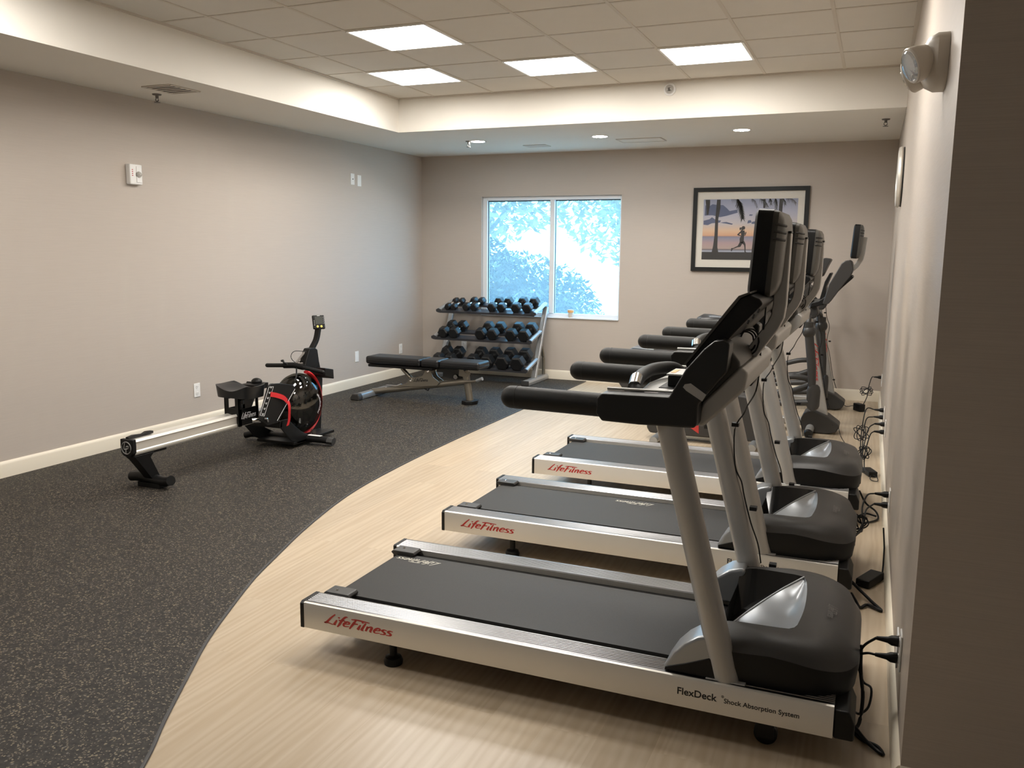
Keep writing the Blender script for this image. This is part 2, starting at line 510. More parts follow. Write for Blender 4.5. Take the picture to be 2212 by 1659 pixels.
# window opening in the back wall
WX0, WX1, WZ0, WZ1 = -4.440, -2.706, 0.735, 2.150
bm = NB()
box(bm, XL - .15, WX0, YB, YB + .16, 0, ZS + .4); box(bm, WX1, XA, YB, YB + .16, 0, ZS + .4)
box(bm, WX0, WX1, YB, YB + .16, 0, WZ0); box(bm, WX0, WX1, YB, YB + .16, WZ1, ZS + .4)
struct('wall_back', bm, 'wall')
bm = NB(); box(bm, XL - .15, XL, YF - .15, YB, 0, ZS + .4); struct('wall_left', bm, 'wall')
bm = NB(); prism(bm, [(wx(YB), YB), (wx(YC), YC), (XA, YC), (XA, YB)], 0, 3.1, 'z'); struct('wall_right', bm, 'wall_r')
bm = NB(); box(bm, XA, XA + .15, YF - .15, YC, 0, ZS + .4); struct('wall_alcove_unseen', bm, 'bounce')  # unseen wall, closes off the alcove so the corner face stays dark
bm = NB(); box(bm, XL - .15, XA + .15, YF - .15, YF, 0, ZS + .4); struct('wall_front', bm, 'bounce')
# baseboards
def baseboard(name, pts, n):
    """pts: plan polyline of the wall face; n: outward normal of each"""
    bm = NB()
    prof = [(0, 0), (.016, 0), (.016, .092), (.012, .104), (.006, .112), (0, .114)]
    rings = []
    for (x, y) in pts:
        rings.append([(x + n[0] * a, y + n[1] * a, b) for a, b in prof])
    loft(bm, rings)
    return struct(name, bm, 'base')
baseboard('baseboard_left', [(XL, YF), (XL, YB)], (1, 0))
baseboard('baseboard_back', [(XL, YB), (wx(YB), YB)], (0, -1))
baseboard('baseboard_right', [(wx(YC), YC), (wx(YB), YB)], (-1, 0))
baseboard('baseboard_alcove', [(wx(YC), YC), (XA, YC)], (0, -1))

# soffit and tray ceiling
YN = 0.35
bm = NB(); box(bm, XL, XT, YF, YB, ZS, 3.12); box(bm, XT, XA, YT, YB, ZS, 3.12); box(bm, XT, XA, YF, YN, ZS, 3.12); box(bm, .16, XA, YN, YC, ZS, 3.12)  # last box: unseen low ceiling added to keep the corner face dark
struct('ceiling_soffit', bm, 'white')
bm = NB(); box(bm, XT, XA, YN, YT, ZT, ZT + .12); struct('ceiling', bm, 'tile')
PX = [-3.981 + .606 * k for k in range(7)]
PY = [6.93 - .605 * k for k in range(11)]
bm = NB()
for x in PX: box(bm, x - .011, x + .011, YN, YT, ZT - .004, ZT)
for y in PY: box(bm, XT, wx(y), y - .011, y + .011, ZT - .0035, ZT)
for x0, x1, y0, y1 in ((XT, wx(5), YT - .02, YT), (XT, XT + .02, YN, YT), (wx(5) - .03, wx(5) + .01, YC, YT)): box(bm, x0, x1, y0, y1, ZT - .012, ZT)
struct('trim_3', bm, 'grid')

# ------------------------------------------------------------------ ceiling lights
def light_panel(x0, y0, label):
    x1, y1 = x0 + .606, y0 + .605
    t = thing('ceiling_light_panel', label, 'ceiling light', ((x0 + x1) / 2, (y0 + y1) / 2, ZT), group='square light panels in the tray ceiling')
    a = .292
    bm = NB()
    for s in (-1, 1):
        box(bm, s * a - .010, s * a + .010, -a, a, -.012, -.002); box(bm, -a, a, s * a - .010, s * a + .010, -.012, -.002)
    obj('panel_frame', bm, 'plate', t, bevel=.003)
    bm = NB(); box(bm, -a + .01, a - .01, -a + .01, a - .01, -.009, -.004)
    obj('diffuser', bm, 'panel', t)
light_panel(-3.375, 5.115, 'square ceiling light panel on the left, second from the inner tray corner')
light_panel(-3.981, 6.325, 'square ceiling light panel nearest the inner corner of the tray ceiling')
light_panel(-2.769, 6.325, 'square ceiling light panel in the middle of the far row')
light_panel(-1.557, 6.325, 'square ceiling light panel rightmost in the far row, nearest the round fascia sensor')
light_panel(-2.163, 3.905, 'square ceiling light panel cut off by the top edge of the photo')
for lx, ly in ((-3.981, 2.695), (-.951, 3.905), (-3.375, 1.485)):
    light_panel(lx, ly, 'square ceiling light panel overhead, nearer than the photo shows')

def downlight(x, y, label):
    t = thing('recessed_downlight', label, 'downlight', (x, y, ZS), group='round downlights in the back soffit')
    bm = NB(); lathe(bm, [(.073, -.001), (.073, -.006), (.090, -.006), (.092, 0), (.073, 0)], (0, 0, 0)); obj('trim_ring', bm, 'plate', t)
    bm = NB(); lathe(bm, [(.0, -.004), (.072, -.004), (.072, -.001), (0, -.001)], (0, 0, 0)); obj('lens', bm, 'down', t)
downlight(-3.932, 8.405, 'round downlight leftmost in the back soffit, beside a sprinkler')
downlight(-2.612, 8.424, 'middle one of the three round downlights in the back soffit')
downlight(-1.244, 8.405, 'round downlight rightmost in the back soffit')

def sprinkler(x, y, z, label):
    t = thing('fire_sprinkler', label, 'sprinkler', (x, y, z))
    bm = NB(); lathe(bm, [(0, 0), (.034, 0), (.03, -.008), (.012, -.010), (.011, -.03), (0, -.03)], (0, 0, 0), seg=18); obj('escutcheon', bm, 'gun', t)
    bm = NB()
    for s in (-1, 1): tube(bm, [(s * .010, 0, -.028), (s * .014, 0, -.042), (0, 0, -.056)], .0035, 6)
    lathe(bm, [(0, -.056), (.022, -.058), (.022, -.061), (0, -.061)], (0, 0, 0), seg=14); obj('deflector', bm, 'gun', t)
sprinkler(-5.00, 5.09, ZS, 'pendent sprinkler head under the left soffit beside the dark vent')
sprinkler(-.02, 8.14, ZS, 'pendent sprinkler head in the back soffit by the right wall')
sprinkler(-4.02, 8.37, ZS, 'small sprinkler head touching the leftmost round downlight')

def vent(x, y, w, d, label, m1='gun', name='ceiling_vent', n=5):
    t = thing(name, label, 'vent', (x, y, ZS))
    bm = NB()
    for s in (-1, 1):
        box(bm, s * w / 2 - .012, s * w / 2 + .012, -d / 2, d / 2, -.006, 0); box(bm, -w / 2, w / 2, s * d / 2 - .012, s * d / 2 + .012, -.006, 0)
    obj('vent_frame', bm, m1, t, bevel=.002)
    bm = NB(); box(bm, -w / 2 + .01, w / 2 - .01, -d / 2 + .01, d / 2 - .01, -.0015, -.0005); obj('duct_opening', bm, 'slot', t)
    for k in range(n):
        yy = -d / 2 + d * (k + .8) / (n + .6)
        bm = NB(); prism(bm, [(yy - .009, -.0045), (yy + .008, -.0065), (yy + .009, -.0050), (yy - .008, -.0030)], -w / 2 + .012, w / 2 - .012, 'x')
        obj('louvre', bm, m1, t)
vent(-4.74, 4.965, .25, .29, 'dark louvred supply vent in the left soffit', 'ivory')
vent(-3.49, 8.97, .24, .17, 'small louvred vent in the back soffit above the window', 'ivory')
t = thing('ceiling_access_panel', 'flat painted access panel in the back soffit right of the middle downlight', 'access panel', (-2.30, 8.83, ZS))
bm = NB(); box(bm, -.22, .22, -.13, .13, -.005, 0); obj('panel_door', bm, 'white', t, bevel=.001)
bm = NB()
for s in (-1, 1):
    box(bm, s * .225 - .004, s * .225 + .004, -.137, .137, -.0075, 0); box(bm, -.229, .229, s * .135 - .004, s * .135 + .004, -.0075, 0)
obj('panel_frame', bm, 'grid', t)

# clear dome sensor on fascia
t = thing('fascia_sensor', 'round clear domed detector on the far cream fascia', 'detector', (-1.729, YT, 2.882))
bm = NB(); lathe(bm, [(0, 0), (.052, 0), (.05, -.012), (.040, -.016), (0, -.016)], (0, 0, 0), 'y'); obj('sensor_base', bm, 'plate', t)
bm = NB(); sphere(bm, (0, -.016, 0), .038, 1, .9, 1); obj('clear_dome', bm, 'clear_plastic', t)
bm = NB(); lathe(bm, [(0, -.014), (.012, -.016), (.014, -.035), (0, -.04)], (0, 0, 0), 'y', 14); obj('sensor_element', bm, 'gun', t)

# ------------------------------------------------------------------ window
WY = YB + .055
t = thing('window_1', None, None, ((WX0 + WX1) / 2, WY, WZ0)); tag(t, kind='structure')
hw = (WX1 - WX0) / 2; hh = WZ1 - WZ0
mx_ = -3.543 - (WX0 + WX1) / 2
bm = NB()
box(bm, -hw, -hw + .06, -.02, .05, 0, hh); box(bm, hw - .022, hw, -.02, .05, 0, hh)
box(bm, -hw + .06, hw - .022, -.019, .05, hh - .045, hh); box(bm, -hw + .06, hw - .022, -.019, .05, 0, .05)
box(bm, mx_ - .028, mx_ + .028, -.035, .05, .0501, hh - .0451)
obj('window_frame', bm, 'frame_white', t, bevel=.004)
for a, b in ((-hw + .055, mx_ - .02), (mx_ + .02, hw - .018)):
    bm = NB(); box(bm, a, b, .022, .028, .04, hh - .035); obj('pane', bm, 'glass', t)
    bm = NB()
    box(bm, a + .004, a + .012, .005, .021, .05, hh - .045); box(bm, a, b, .005, .021, hh - .056, hh - .044)
    obj('gasket', bm, 'slot', t)
bm = NB(); box(bm, -hw, hw, -.075, -.015, -.004, .010); obj('window_sill', bm, 'frame_white', t, bevel=.003)
t = thing('paper_cup', 'small paper cup with orange print on the window sill', 'cup', (-3.29, YB + .012, WZ0 + .0101))
bm = NB(); lathe(bm, [(0, 0), (.026, 0), (.036, .088), (.038, .090), (.036, .092), (.033, .088), (.024, .004), (0, .004)], (0, 0, 0)); obj('cup_body', bm, 'paper', t)
bm = NB(); lathe(bm, [(.0335, .060), (.0375, .060), (.0385, .082), (.0345, .082)], (0, 0, 0)); obj('printed_band', bm, 'orange', t)

# outside the window
bm = NB(); box(bm, -30, 25, YB + .5, 60, -.9, -.8); struct('ground_outside', bm, 'ground')
def foliage(name, c, rad, n, leaf, m, label, cat, group, trunk=None, sp=1.0, seed=1):
    rnd = random.Random(seed)
    t = thing(name, label, cat, (c[0], c[1], -.8), group=group)
    bm = NB()
    for _ in range(n):
        while True:
            p = Vector((rnd.uniform(-1, 1), rnd.uniform(-1, 1), rnd.uniform(-1, 1)))
            if .25 < p.length < 1: break
        p = Vector((p.x * rad[0], p.y * rad[1], p.z * rad[2] + c[2] + .8))
        a, b = rnd.uniform(0, 6.28), rnd.uniform(-.9, .9)
        u = Vector((math.cos(a) * math.cos(b), math.sin(a) * math.cos(b), math.sin(b)))
        w = u.cross(Vector((rnd.random() - .5, rnd.random() - .5, 1))).normalized()
        s = leaf * rnd.uniform(.6, 1.3)
        nrm = u.cross(w).normalized() * s * .12
        q = [p - u * s, p + w * s * .42 + nrm, p + u * s, p - w * s * .42 + nrm]
        bm.faces.new([bm.verts.new(x) for x in q])
    obj('foliage', bm, m, t)
    bm = NB()
    if trunk:
        tube(bm, [(0, 0, 0), (.1, .1, trunk * .5), (0, .0, trunk)], [.16, .09], 10, 4)
        for k in range(5):
            a = k * 1.26
            tube(bm, [(0, 0, trunk * .75), (math.cos(a) * rad[0] * .5, math.sin(a) * rad[1] * .5, trunk + rad[2] * .3)], [.06, .02], 7)
    else:
        for k in range(6):
            a = k * 1.05
            tube(bm, [(0, 0, 0), (math.cos(a) * rad[0] * .6, math.sin(a) * rad[1] * .6, rad[2] * 1.3)], [.03, .01], 6)
    obj('stem', bm, 'bark', t)
G1 = 'bushes outside the window'
foliage('shrub', (-6.1, 14.6, .30), (1.7, .8, 1.2), 9000, .08, 'leaf', 'dense bluish bush outside the left window pane', 'bush', G1, seed=2)
foliage('shrub', (-4.75, 12.6, .05), (.85, .55, .95), 5000, .06, 'leaf', 'low bush outside the window behind the centre mullion', 'bush', G1, seed=3)
foliage('shrub', (-3.75, 11.6, -.1), (.5, .4, .85), 900, .045, 'leaf2', 'sparse pale leafy shrub outside the right window pane', 'bush', G1, seed=4)
foliage('shrub', (-8.6, 17.2, .6), (1.8, .9, 1.35), 7000, .10, 'leaf', 'bush outside at the far left of the window view', 'bush', G1, seed=5)
G2 = 'trees outside the window'
foliage('tree', (-4.4, 17.5, 4.0), (2.6, 1.2, 2.9), 8000, .12, 'leaf2', 'hazy tree outside behind the centre mullion', 'tree', G2, trunk=3.0, seed=6)
foliage('tree', (-3.35, 13.0, 2.9), (.8, .7, 1.35), 2600, .07, 'leaf2', 'leafy branches outside at the upper right of the window', 'tree', G2, trunk=2.6, seed=7)
foliage('tree', (-9.0, 19.5, 4.2), (3.0, 1.3, 2.6), 7000, .14, 'leaf2', 'hazy tree outside behind the left window pane', 'tree', G2, trunk=3.4, seed=8)

# ------------------------------------------------------------------ wall plates
def outlet(name, label, cat, loc, face, kind='outlet', w=.072, h=.118, group=None):
    """face: direction the plate looks to, as rotation about z (0 = -Y)"""
    t = thing(name, label, cat, loc, face, group)
    bm = NB(); box(bm, -w / 2, w / 2, -.006, 0, -h / 2, h / 2); obj('cover_plate', bm, 'plate', t, bevel=.003)
    if kind == 'outlet':
        for s in (-1, 1):
            bm = NB(); lathe(bm, [(0, -.009), (.015, -.009), (.017, -.006), (0, -.006)], (0, 0, s * .028), 'y', 16); f = obj('socket', bm, 'plate', t)
            bm = NB()
            for q in (-1, 1): box(bm, q * .006 - .001, q * .006 + .001, -.0095, -.0088, s * .028 - .001, s * .028 + .008)
            lathe(bm, [(0, -.0095), (.0025, -.0095), (.0025, -.0088), (0, -.0088)], (0, 0, s * .028 - .007), 'y', 8)
            obj('socket_slots', bm, 'slot', f)
    elif kind == 'jack':
        bm = NB(); lathe(bm, [(0, -.012), (.006, -.012), (.006, -.006), (0, -.006)], (0, 0, 0), 'y', 12); obj('cable_jack', bm, 'gun', t)
    elif kind == 'blank':
        bm = NB()
        for s in (-1, 1): lathe(bm, [(0, -.007), (.003, -.007), (.003, -.006), (0, -.006)], (0, 0, s * .042), 'y', 8)
        obj('screw', bm, 'plate', t)
    return t
LF = PI / 2          # plate on the left wall looks to +X
outlet('wall_outlet', 'white duplex outlet low on the left wall behind the rowing machine', 'outlet', (XL, 5.622, .328), LF)
outlet('blank_wall_plate', 'blank white plate low on the left wall near the weight bench', 'wall plate', (XL, 8.08, .343), LF, 'blank')
outlet('wall_outlet', 'white outlet low on the left wall close to the back corner', 'outlet', (XL, 9.04, .333), LF)
outlet('cable_wall_plate', 'white plate with a dark cable jack high on the left wall', 'wall plate', (XL, 8.062, 2.26), LF, 'jack')
outlet('blank_wall_plate', 'blank white plate high on the left wall beside the cable jack', 'wall plate', (XL, 8.193, 2.252), LF, 'blank', w=.074)
outlet('wall_outlet', 'white outlet on the back wall seen through the dumbbell rack', 'outlet', (-4.675, YB, .34), 0)

# horn strobe on the left wall
t = thing('fire_alarm_strobe', 'white fire alarm horn strobe high on the left wall', 'fire alarm', (XL, 5.055, 2.065), LF)
bm = NB(); box(bm, -.06, .06, -.045, 0, -.075, .075); obj('alarm_body', bm, 'plate', t, bevel=.008)
bm = NB(); lathe(bm, [(0, -.062), (.018, -.060), (.028, -.046), (0, -.044)], (.022, 0, 0), 'y'); obj('strobe_lens', bm, 'clear_plastic', t)
bm = NB(); box(bm, .0, .05, -.050, -.044, -.06, .06); obj('strobe_backing', bm, 'plate', t, bevel=.003)
bm = NB()
for k in range(4): box(bm, -.042, -.030, -.0455, -.0445, -.012 + k * .014, -.006 + k * .014)
obj('fire_lettering', bm, 'red', t)

# ------------------------------------------------------------------ framed picture
PXC, PZC = (-1.895 - .697) / 2, (1.314 + 2.206) / 2
t = thing('framed_picture', 'black framed sunset photo of a jogger and palm trees on the back wall', 'picture', (PXC, YB, PZC))
hwp, hhp = .599, .446
bm = NB()
for s in (-1, 1):
    box(bm, s * (hwp - .022) - .022, s * (hwp - .022) + .022, -.032, -.002, -hhp, hhp)
    box(bm, -hwp + .044, hwp - .044, -.032, -.002, s * (hhp - .022) - .022, s * (hhp - .022) + .022)
obj('picture_frame', bm, 'pframe', t)
bm = NB(); box(bm, -hwp + .03, hwp - .03, -.016, -.002, -hhp + .03, hhp - .03); obj('mat_board', bm, 'mattboard', t)
ax0, ax1, az0, az1 = -.488, .488, -.320, .322
pm, nt, p = nodes_of('sunset photo print')
tc = nt.nodes.new('ShaderNodeTexCoord'); sp = nt.nodes.new('ShaderNodeSeparateXYZ'); nt.links.new(tc.outputs['Object'], sp.inputs[0])
mr = nt.nodes.new('ShaderNodeMapRange'); mr.inputs['From Min'].default_value = az0; mr.inputs['From Max'].default_value = az1
nt.links.new(sp.outputs['Z'], mr.inputs['Value'])
rp = nt.nodes.new('ShaderNodeValToRGB'); cr = rp.color_ramp
stops = [(0, (.045, .04, .037)), (.118, (.045, .04, .037)), (.122, (.40, .42, .50)), (.15, (.40, .42, .50)), (.165, (.16, .14, .16)), (.19, (.50, .38, .33)), (.28, (.48, .34, .34)), (.36, (.30, .30, .38)),
         (.385, (.28, .24, .30)), (.40, (.72, .40, .24)), (.48, (.80, .55, .36)), (.60, (.62, .56, .56)), (.78, (.50, .50, .60)), (1.0, (.34, .36, .48))]
while len(cr.elements) < len(stops): cr.elements.new(.5)
for e, (q, c) in zip(cr.elements, stops): e.position = q; e.color = (*c, 1)
nt.links.new(mr.outputs[0], rp.inputs[0]); nt.links.new(rp.outputs[0], p.inputs['Base Color'])
p.inputs['Roughness'].default_value = .5
bm = NB(); box(bm, ax0, ax1, -.0175, -.016, az0, az1); pr = obj('photo_print', bm, pm, t)
cm, nt, p = nodes_of('cloud print'); p.inputs['Base Color'].default_value = (.13, .15, .24, 1); p.inputs['Roughness'].default_value = .6
def U(px, pz): # from the zoomed crop of the picture
    return (ax0 + (px - 345) / (1725 - 345) * (ax1 - ax0), az1 - (pz - 345) / (1245 - 345) * (az1 - az0))
def blob(bm, pts, y):
    vs = [bm.verts.new((max(ax0, min(ax1, x)), y, max(az0, min(az1, z)))) for x, z in (U(*q) for q in pts)]
    bm.faces.new(vs)
bm = NB()
blob(bm, [(365, 585), (370, 430), (430, 450), (480, 415), (560, 430), (640, 430), (700, 480), (740, 520), (850, 500), (860, 545), (700, 590), (600, 610), (480, 580)], -.0177)
blob(bm, [(355, 720), (355, 660), (440, 640), (480, 610), (540, 650), (620, 660), (600, 690), (480, 700), (420, 728)], -.0177)
blob(bm, [(1010, 705), (1020, 660), (1060, 655), (1075, 690)], -.0177)
blob(bm, [(1070, 710), (1080, 680), (1140, 670), (1140, 712)], -.0177)
blob(bm, [(1030, 590), (1040, 570), (1090, 575), (1070, 592)], -.0177)
blob(bm, [(600, 690), (700, 680), (800, 710), (780, 722), (690, 705)], -.0177)
obj('cloud_shapes', bm, cm, pr)
bm = NB()
blob(bm, [(495, 1140), (515, 1040), (528, 880), (530, 640), (545, 350), (600, 350), (600, 470), (575, 640), (578, 900), (580, 1060), (600, 1140)], -.0180)
blob(bm, [(370, 350), (400, 350), (440, 350), (442, 420), (425, 570), (395, 580), (385, 450)], -.0180)
blob(bm, [(1225, 350), (1260, 350), (1262, 480), (1232, 480)], -.0180)
blob(bm, [(1460, 350), (1512, 350), (1505, 620), (1495, 1140), (1440, 1140), (1455, 620)], -.0180)
blob(bm, [(345, 1130), (1725, 1130), (1725, 1245), (340, 1245)], -.0179)
# jogger
blob(bm, [(935, 750), (955, 742), (978, 750), (983, 775), (972, 795), (950, 800), (945, 812), (925, 800), (930, 775)], -.0181)
blob(bm, [(935, 765), (915, 762), (898, 770), (903, 800), (915, 805), (922, 790)], -.0181)
blob(bm, [(920, 805), (975, 808), (982, 850), (972, 900), (972, 950), (955, 1000), (912, 985), (908, 930), (928, 880)], -.0181)
blob(bm, [(925, 810), (868, 868), (878, 880), (925, 890), (925, 878), (895, 866), (930, 840)], -.0181)
blob(bm, [(970, 815), (985, 860), (978, 882), (990, 884), (1003, 850), (1002, 828), (990, 826), (990, 850)], -.0181)
blob(bm, [(912, 980), (958, 990), (925, 1050), (880, 1058), (812, 1085), (800, 1118), (785, 1112), (790, 1070), (820, 1068), (885, 1035)], -.0181)
blob(bm, [(930, 985), (975, 960), (1000, 1010), (1003, 1060), (1005, 1120), (1030, 1135), (990, 1136), (985, 1060), (975, 1020)], -.0181)
obj('silhouettes', bm, 'sil', pr)
bm = NB()
rnd = random.Random(4)
def frond(a, b, n, l, sag, w=4):
    ax, ay = a; bx, by = b
    for k in range(n):
        q = k / n
        cx, cy = ax + (bx - ax) * q, ay + (by - ay) * q - 30 * math.sin(q * PI)
        for s in (-1, 1):
            an = math.atan2(by - ay, bx - ax) + s * rnd.uniform(.5, .9)
            ex, ey = cx + math.cos(an) * l * (1 - .4 * q), cy + math.sin(an) * l * (1 - .4 * q) + sag
            blob(bm, [(cx - w, cy), (cx + w, cy - w), (ex, max(350, ey))], -.0182)
frond((850, 345), (940, 640), 26, 95, 25, 9); frond((760, 345), (900, 420), 8, 50, 30)
frond((1060, 345), (1145, 480), 12, 45, 10); frond((1180, 345), (1300, 470), 12, 60, 30); frond((1400, 345), (1420, 500), 16, 60, 25)
frond((1500, 350), (1545, 440), 10, 50, 30); frond((1560, 345), (1700, 420), 12, 50, 30); frond((1320, 345), (1340, 440), 10, 50, 20)
obj('palm_fronds', bm, 'silpalm', pr)
bm = NB(); box(bm, -hwp + .04, hwp - .04, -.026, -.024, -hhp + .04, hhp - .04); obj('picture_glass', bm, 'clear', t)

# ------------------------------------------------------------------ right wall fixtures
YE = 3.02
t = thing('emergency_light', 'beige twin head emergency light high on the right wall', 'emergency light', (wx(YE), YE, 2.10), -PI / 2)
bm = NB()
rings = []
for dy, sx, sz in ((0, .125, .078), (-.03, .125, .078), (-.055, .105, .066), (-.07, .06, .04)):
    rings.append([(sx * math.copysign(abs(math.cos(a)) ** .6, math.cos(a)), dy, sz * math.copysign(abs(math.sin(a)) ** .6, math.sin(a))) for a in [2 * PI * k / 32 for k in range(32)]])
loft(bm, rings); obj('housing', bm, 'ivory', t)
for s in (-1, 1):
    c = Vector((s * .075, -.062, -.005)); d = Vector((s * .35, -.85, -.35)).normalized()
    bm = NB(); tube(bm, [c - d * .03, c - d * .01, c + d * .02, c + d * .042, c + d * .046], [.022, .044, .052, .053, .050], 24); hd = obj('lamp_head', bm, 'ivory', t)
    bm = NB(); tube(bm, [c + d * .044, c + d * .052, c + d * .057], [.047, .040, .012], 24); obj('lamp_lens', bm, 'clear_plastic', hd)
    bm = NB(); tube(bm, [c + d * .040, c + d * .0465], [.045, .045], 24); obj('reflector', bm, 'chrome', hd)
YK = 7.1
t = thing('wall_clock', 'round silver rimmed clock on the right wall seen almost edge on', 'clock', (wx(YK), YK, 2.08), -PI / 2)
bm = NB(); lathe(bm, [(0, 0), (.215, 0), (.215, -.008), (0, -.008)], (0, 0, 0), 'y', 48); obj('clock_back', bm, 'slot', t)
bm = NB(); lathe(bm, [(.15, -.008), (.210, -.008), (.220, -.022), (.212, -.038), (.180, -.044), (.172, -.030), (.15, -.020)], (0, 0, 0), 'y', 48); obj('clock_rim', bm, 'alu', t)
bm = NB(); lathe(bm, [(0, -.020), (.176, -.020), (.176, -.012), (0, -.012)], (0, 0, 0), 'y', 48); obj('clock_face', bm, 'plate', t)
bm = NB()
box(bm, -.004, .004, -.024, -.022, 0, .13); box(bm, 0, .09, -.026, -.0245, -.005, .005)
obj('clock_hands', bm, 'ink', t)
bm = NB(); lathe(bm, [(0, -.058), (.06, -.056), (.13, -.050), (.176, -.040), (.176, -.038), (0, -.050)], (0, 0, 0), 'y', 48); obj('clock_glass', bm, 'clear', t)

RW = -PI / 2
def routlet(y, z, label, kind='outlet', name='wall_outlet'):
    return outlet(name, label, 'outlet', (wx(y), y, z), RW, kind)
routlet(2.84, .29, 'white outlet on the right wall level with the nearest treadmill')
routlet(3.02, .22, 'second white plate on the right wall just beyond the nearest outlet', 'blank', 'blank_wall_plate')
routlet(4.72, .27, 'white outlet on the right wall level with the middle treadmill')
routlet(6.55, .30, 'white outlet on the right wall beyond the far treadmill')
routlet(7.15, .30, 'white outlet on the right wall level with the near elliptical')
routlet(9.15, .29, 'white outlet on the right wall nearest the back corner')

# ------------------------------------------------------------------ TREADMILL (front at x=0, centre line y=0)
def ellip_ring(c, a, b, n=24, tilt=0):
    return [(c[0] + a * math.cos(2 * PI * k / n), c[1] + b * math.sin(2 * PI * k / n), c[2] + tilt * math.cos(2 * PI * k / n)) for k in range(n)]

def rot_frame(o, ux, uy, uz):
    return Matrix(((ux[0], uy[0], uz[0], o[0]), (ux[1], uy[1], uz[1], o[1]), (ux[2], uy[2], uz[2], o[2]), (0, 0, 0, 1)))

def monitor(parent, lo, hi, hw_=.175, th=.054, back=.036):
    """small TV: lo/hi = (x,z) of the lower and upper front edge; screen looks to -X"""
    d = Vector((hi[0] - lo[0], 0, hi[1] - lo[1])); L = d.length; d.normalize(); nrm = Vector((d.z, 0, -d.x))
    def Q(a, b, v): q = Vector((lo[0], 0, lo[1])) + d * a + nrm * b; return (q.x, v, q.z)
    def ringr(b, inset, ins2=None):
        r = .022; pts = []; i2 = inset if ins2 is None else ins2
        for (sv, sa) in ((1, 1), (-1, 1), (-1, 0), (1, 0)):
            for k in range(5):
                a0 = {(1, 1): 0, (-1, 1): PI / 2, (-1, 0): PI, (1, 0): 1.5 * PI}[(sv, sa)] + PI / 2 * k / 4
                cv = sv * (hw_ - inset - r); ca = (L - i2 - r) if sa else (i2 + r)
                pts.append(Q(ca + r * math.sin(a0), b, cv + r * math.cos(a0)))
        return pts
    bm = NB(); loft(bm, [ringr(0, .010), ringr(.008, 0), ringr(th, 0)]); mon = obj('monitor', bm, 'black', parent)
    bm = NB(); loft(bm, [ringr(th, .002), ringr(th + .016, .004), ringr(th + back * .8, .022), ringr(th + back, .05)]); obj('rear_cover', bm, 'silver2', mon)
    bm = NB()
    c = [Q(.02, -.0008, -hw_ + .02), Q(.02, -.0008, hw_ - .02), Q(L - .02, -.0008, hw_ - .02), Q(L - .02, -.0008, -hw_ + .02)]
    bm.faces.new([bm.verts.new(q) for q in c]); obj('screen', bm, 'gloss_black', mon)
    for k in range(3):
        a = L - .045 - k * .022
        bm = NB()
        tube(bm, [Q(a, th + .006, -hw_ + .001), Q(a, th + .016, -hw_ + .003), Q(a - .002, th + back * .8, -hw_ + .021), Q(a - .003, th + back, -hw_ + .055)], .0045, 6)
        obj('vent_slot', bm, 'slot', mon)
    return mon

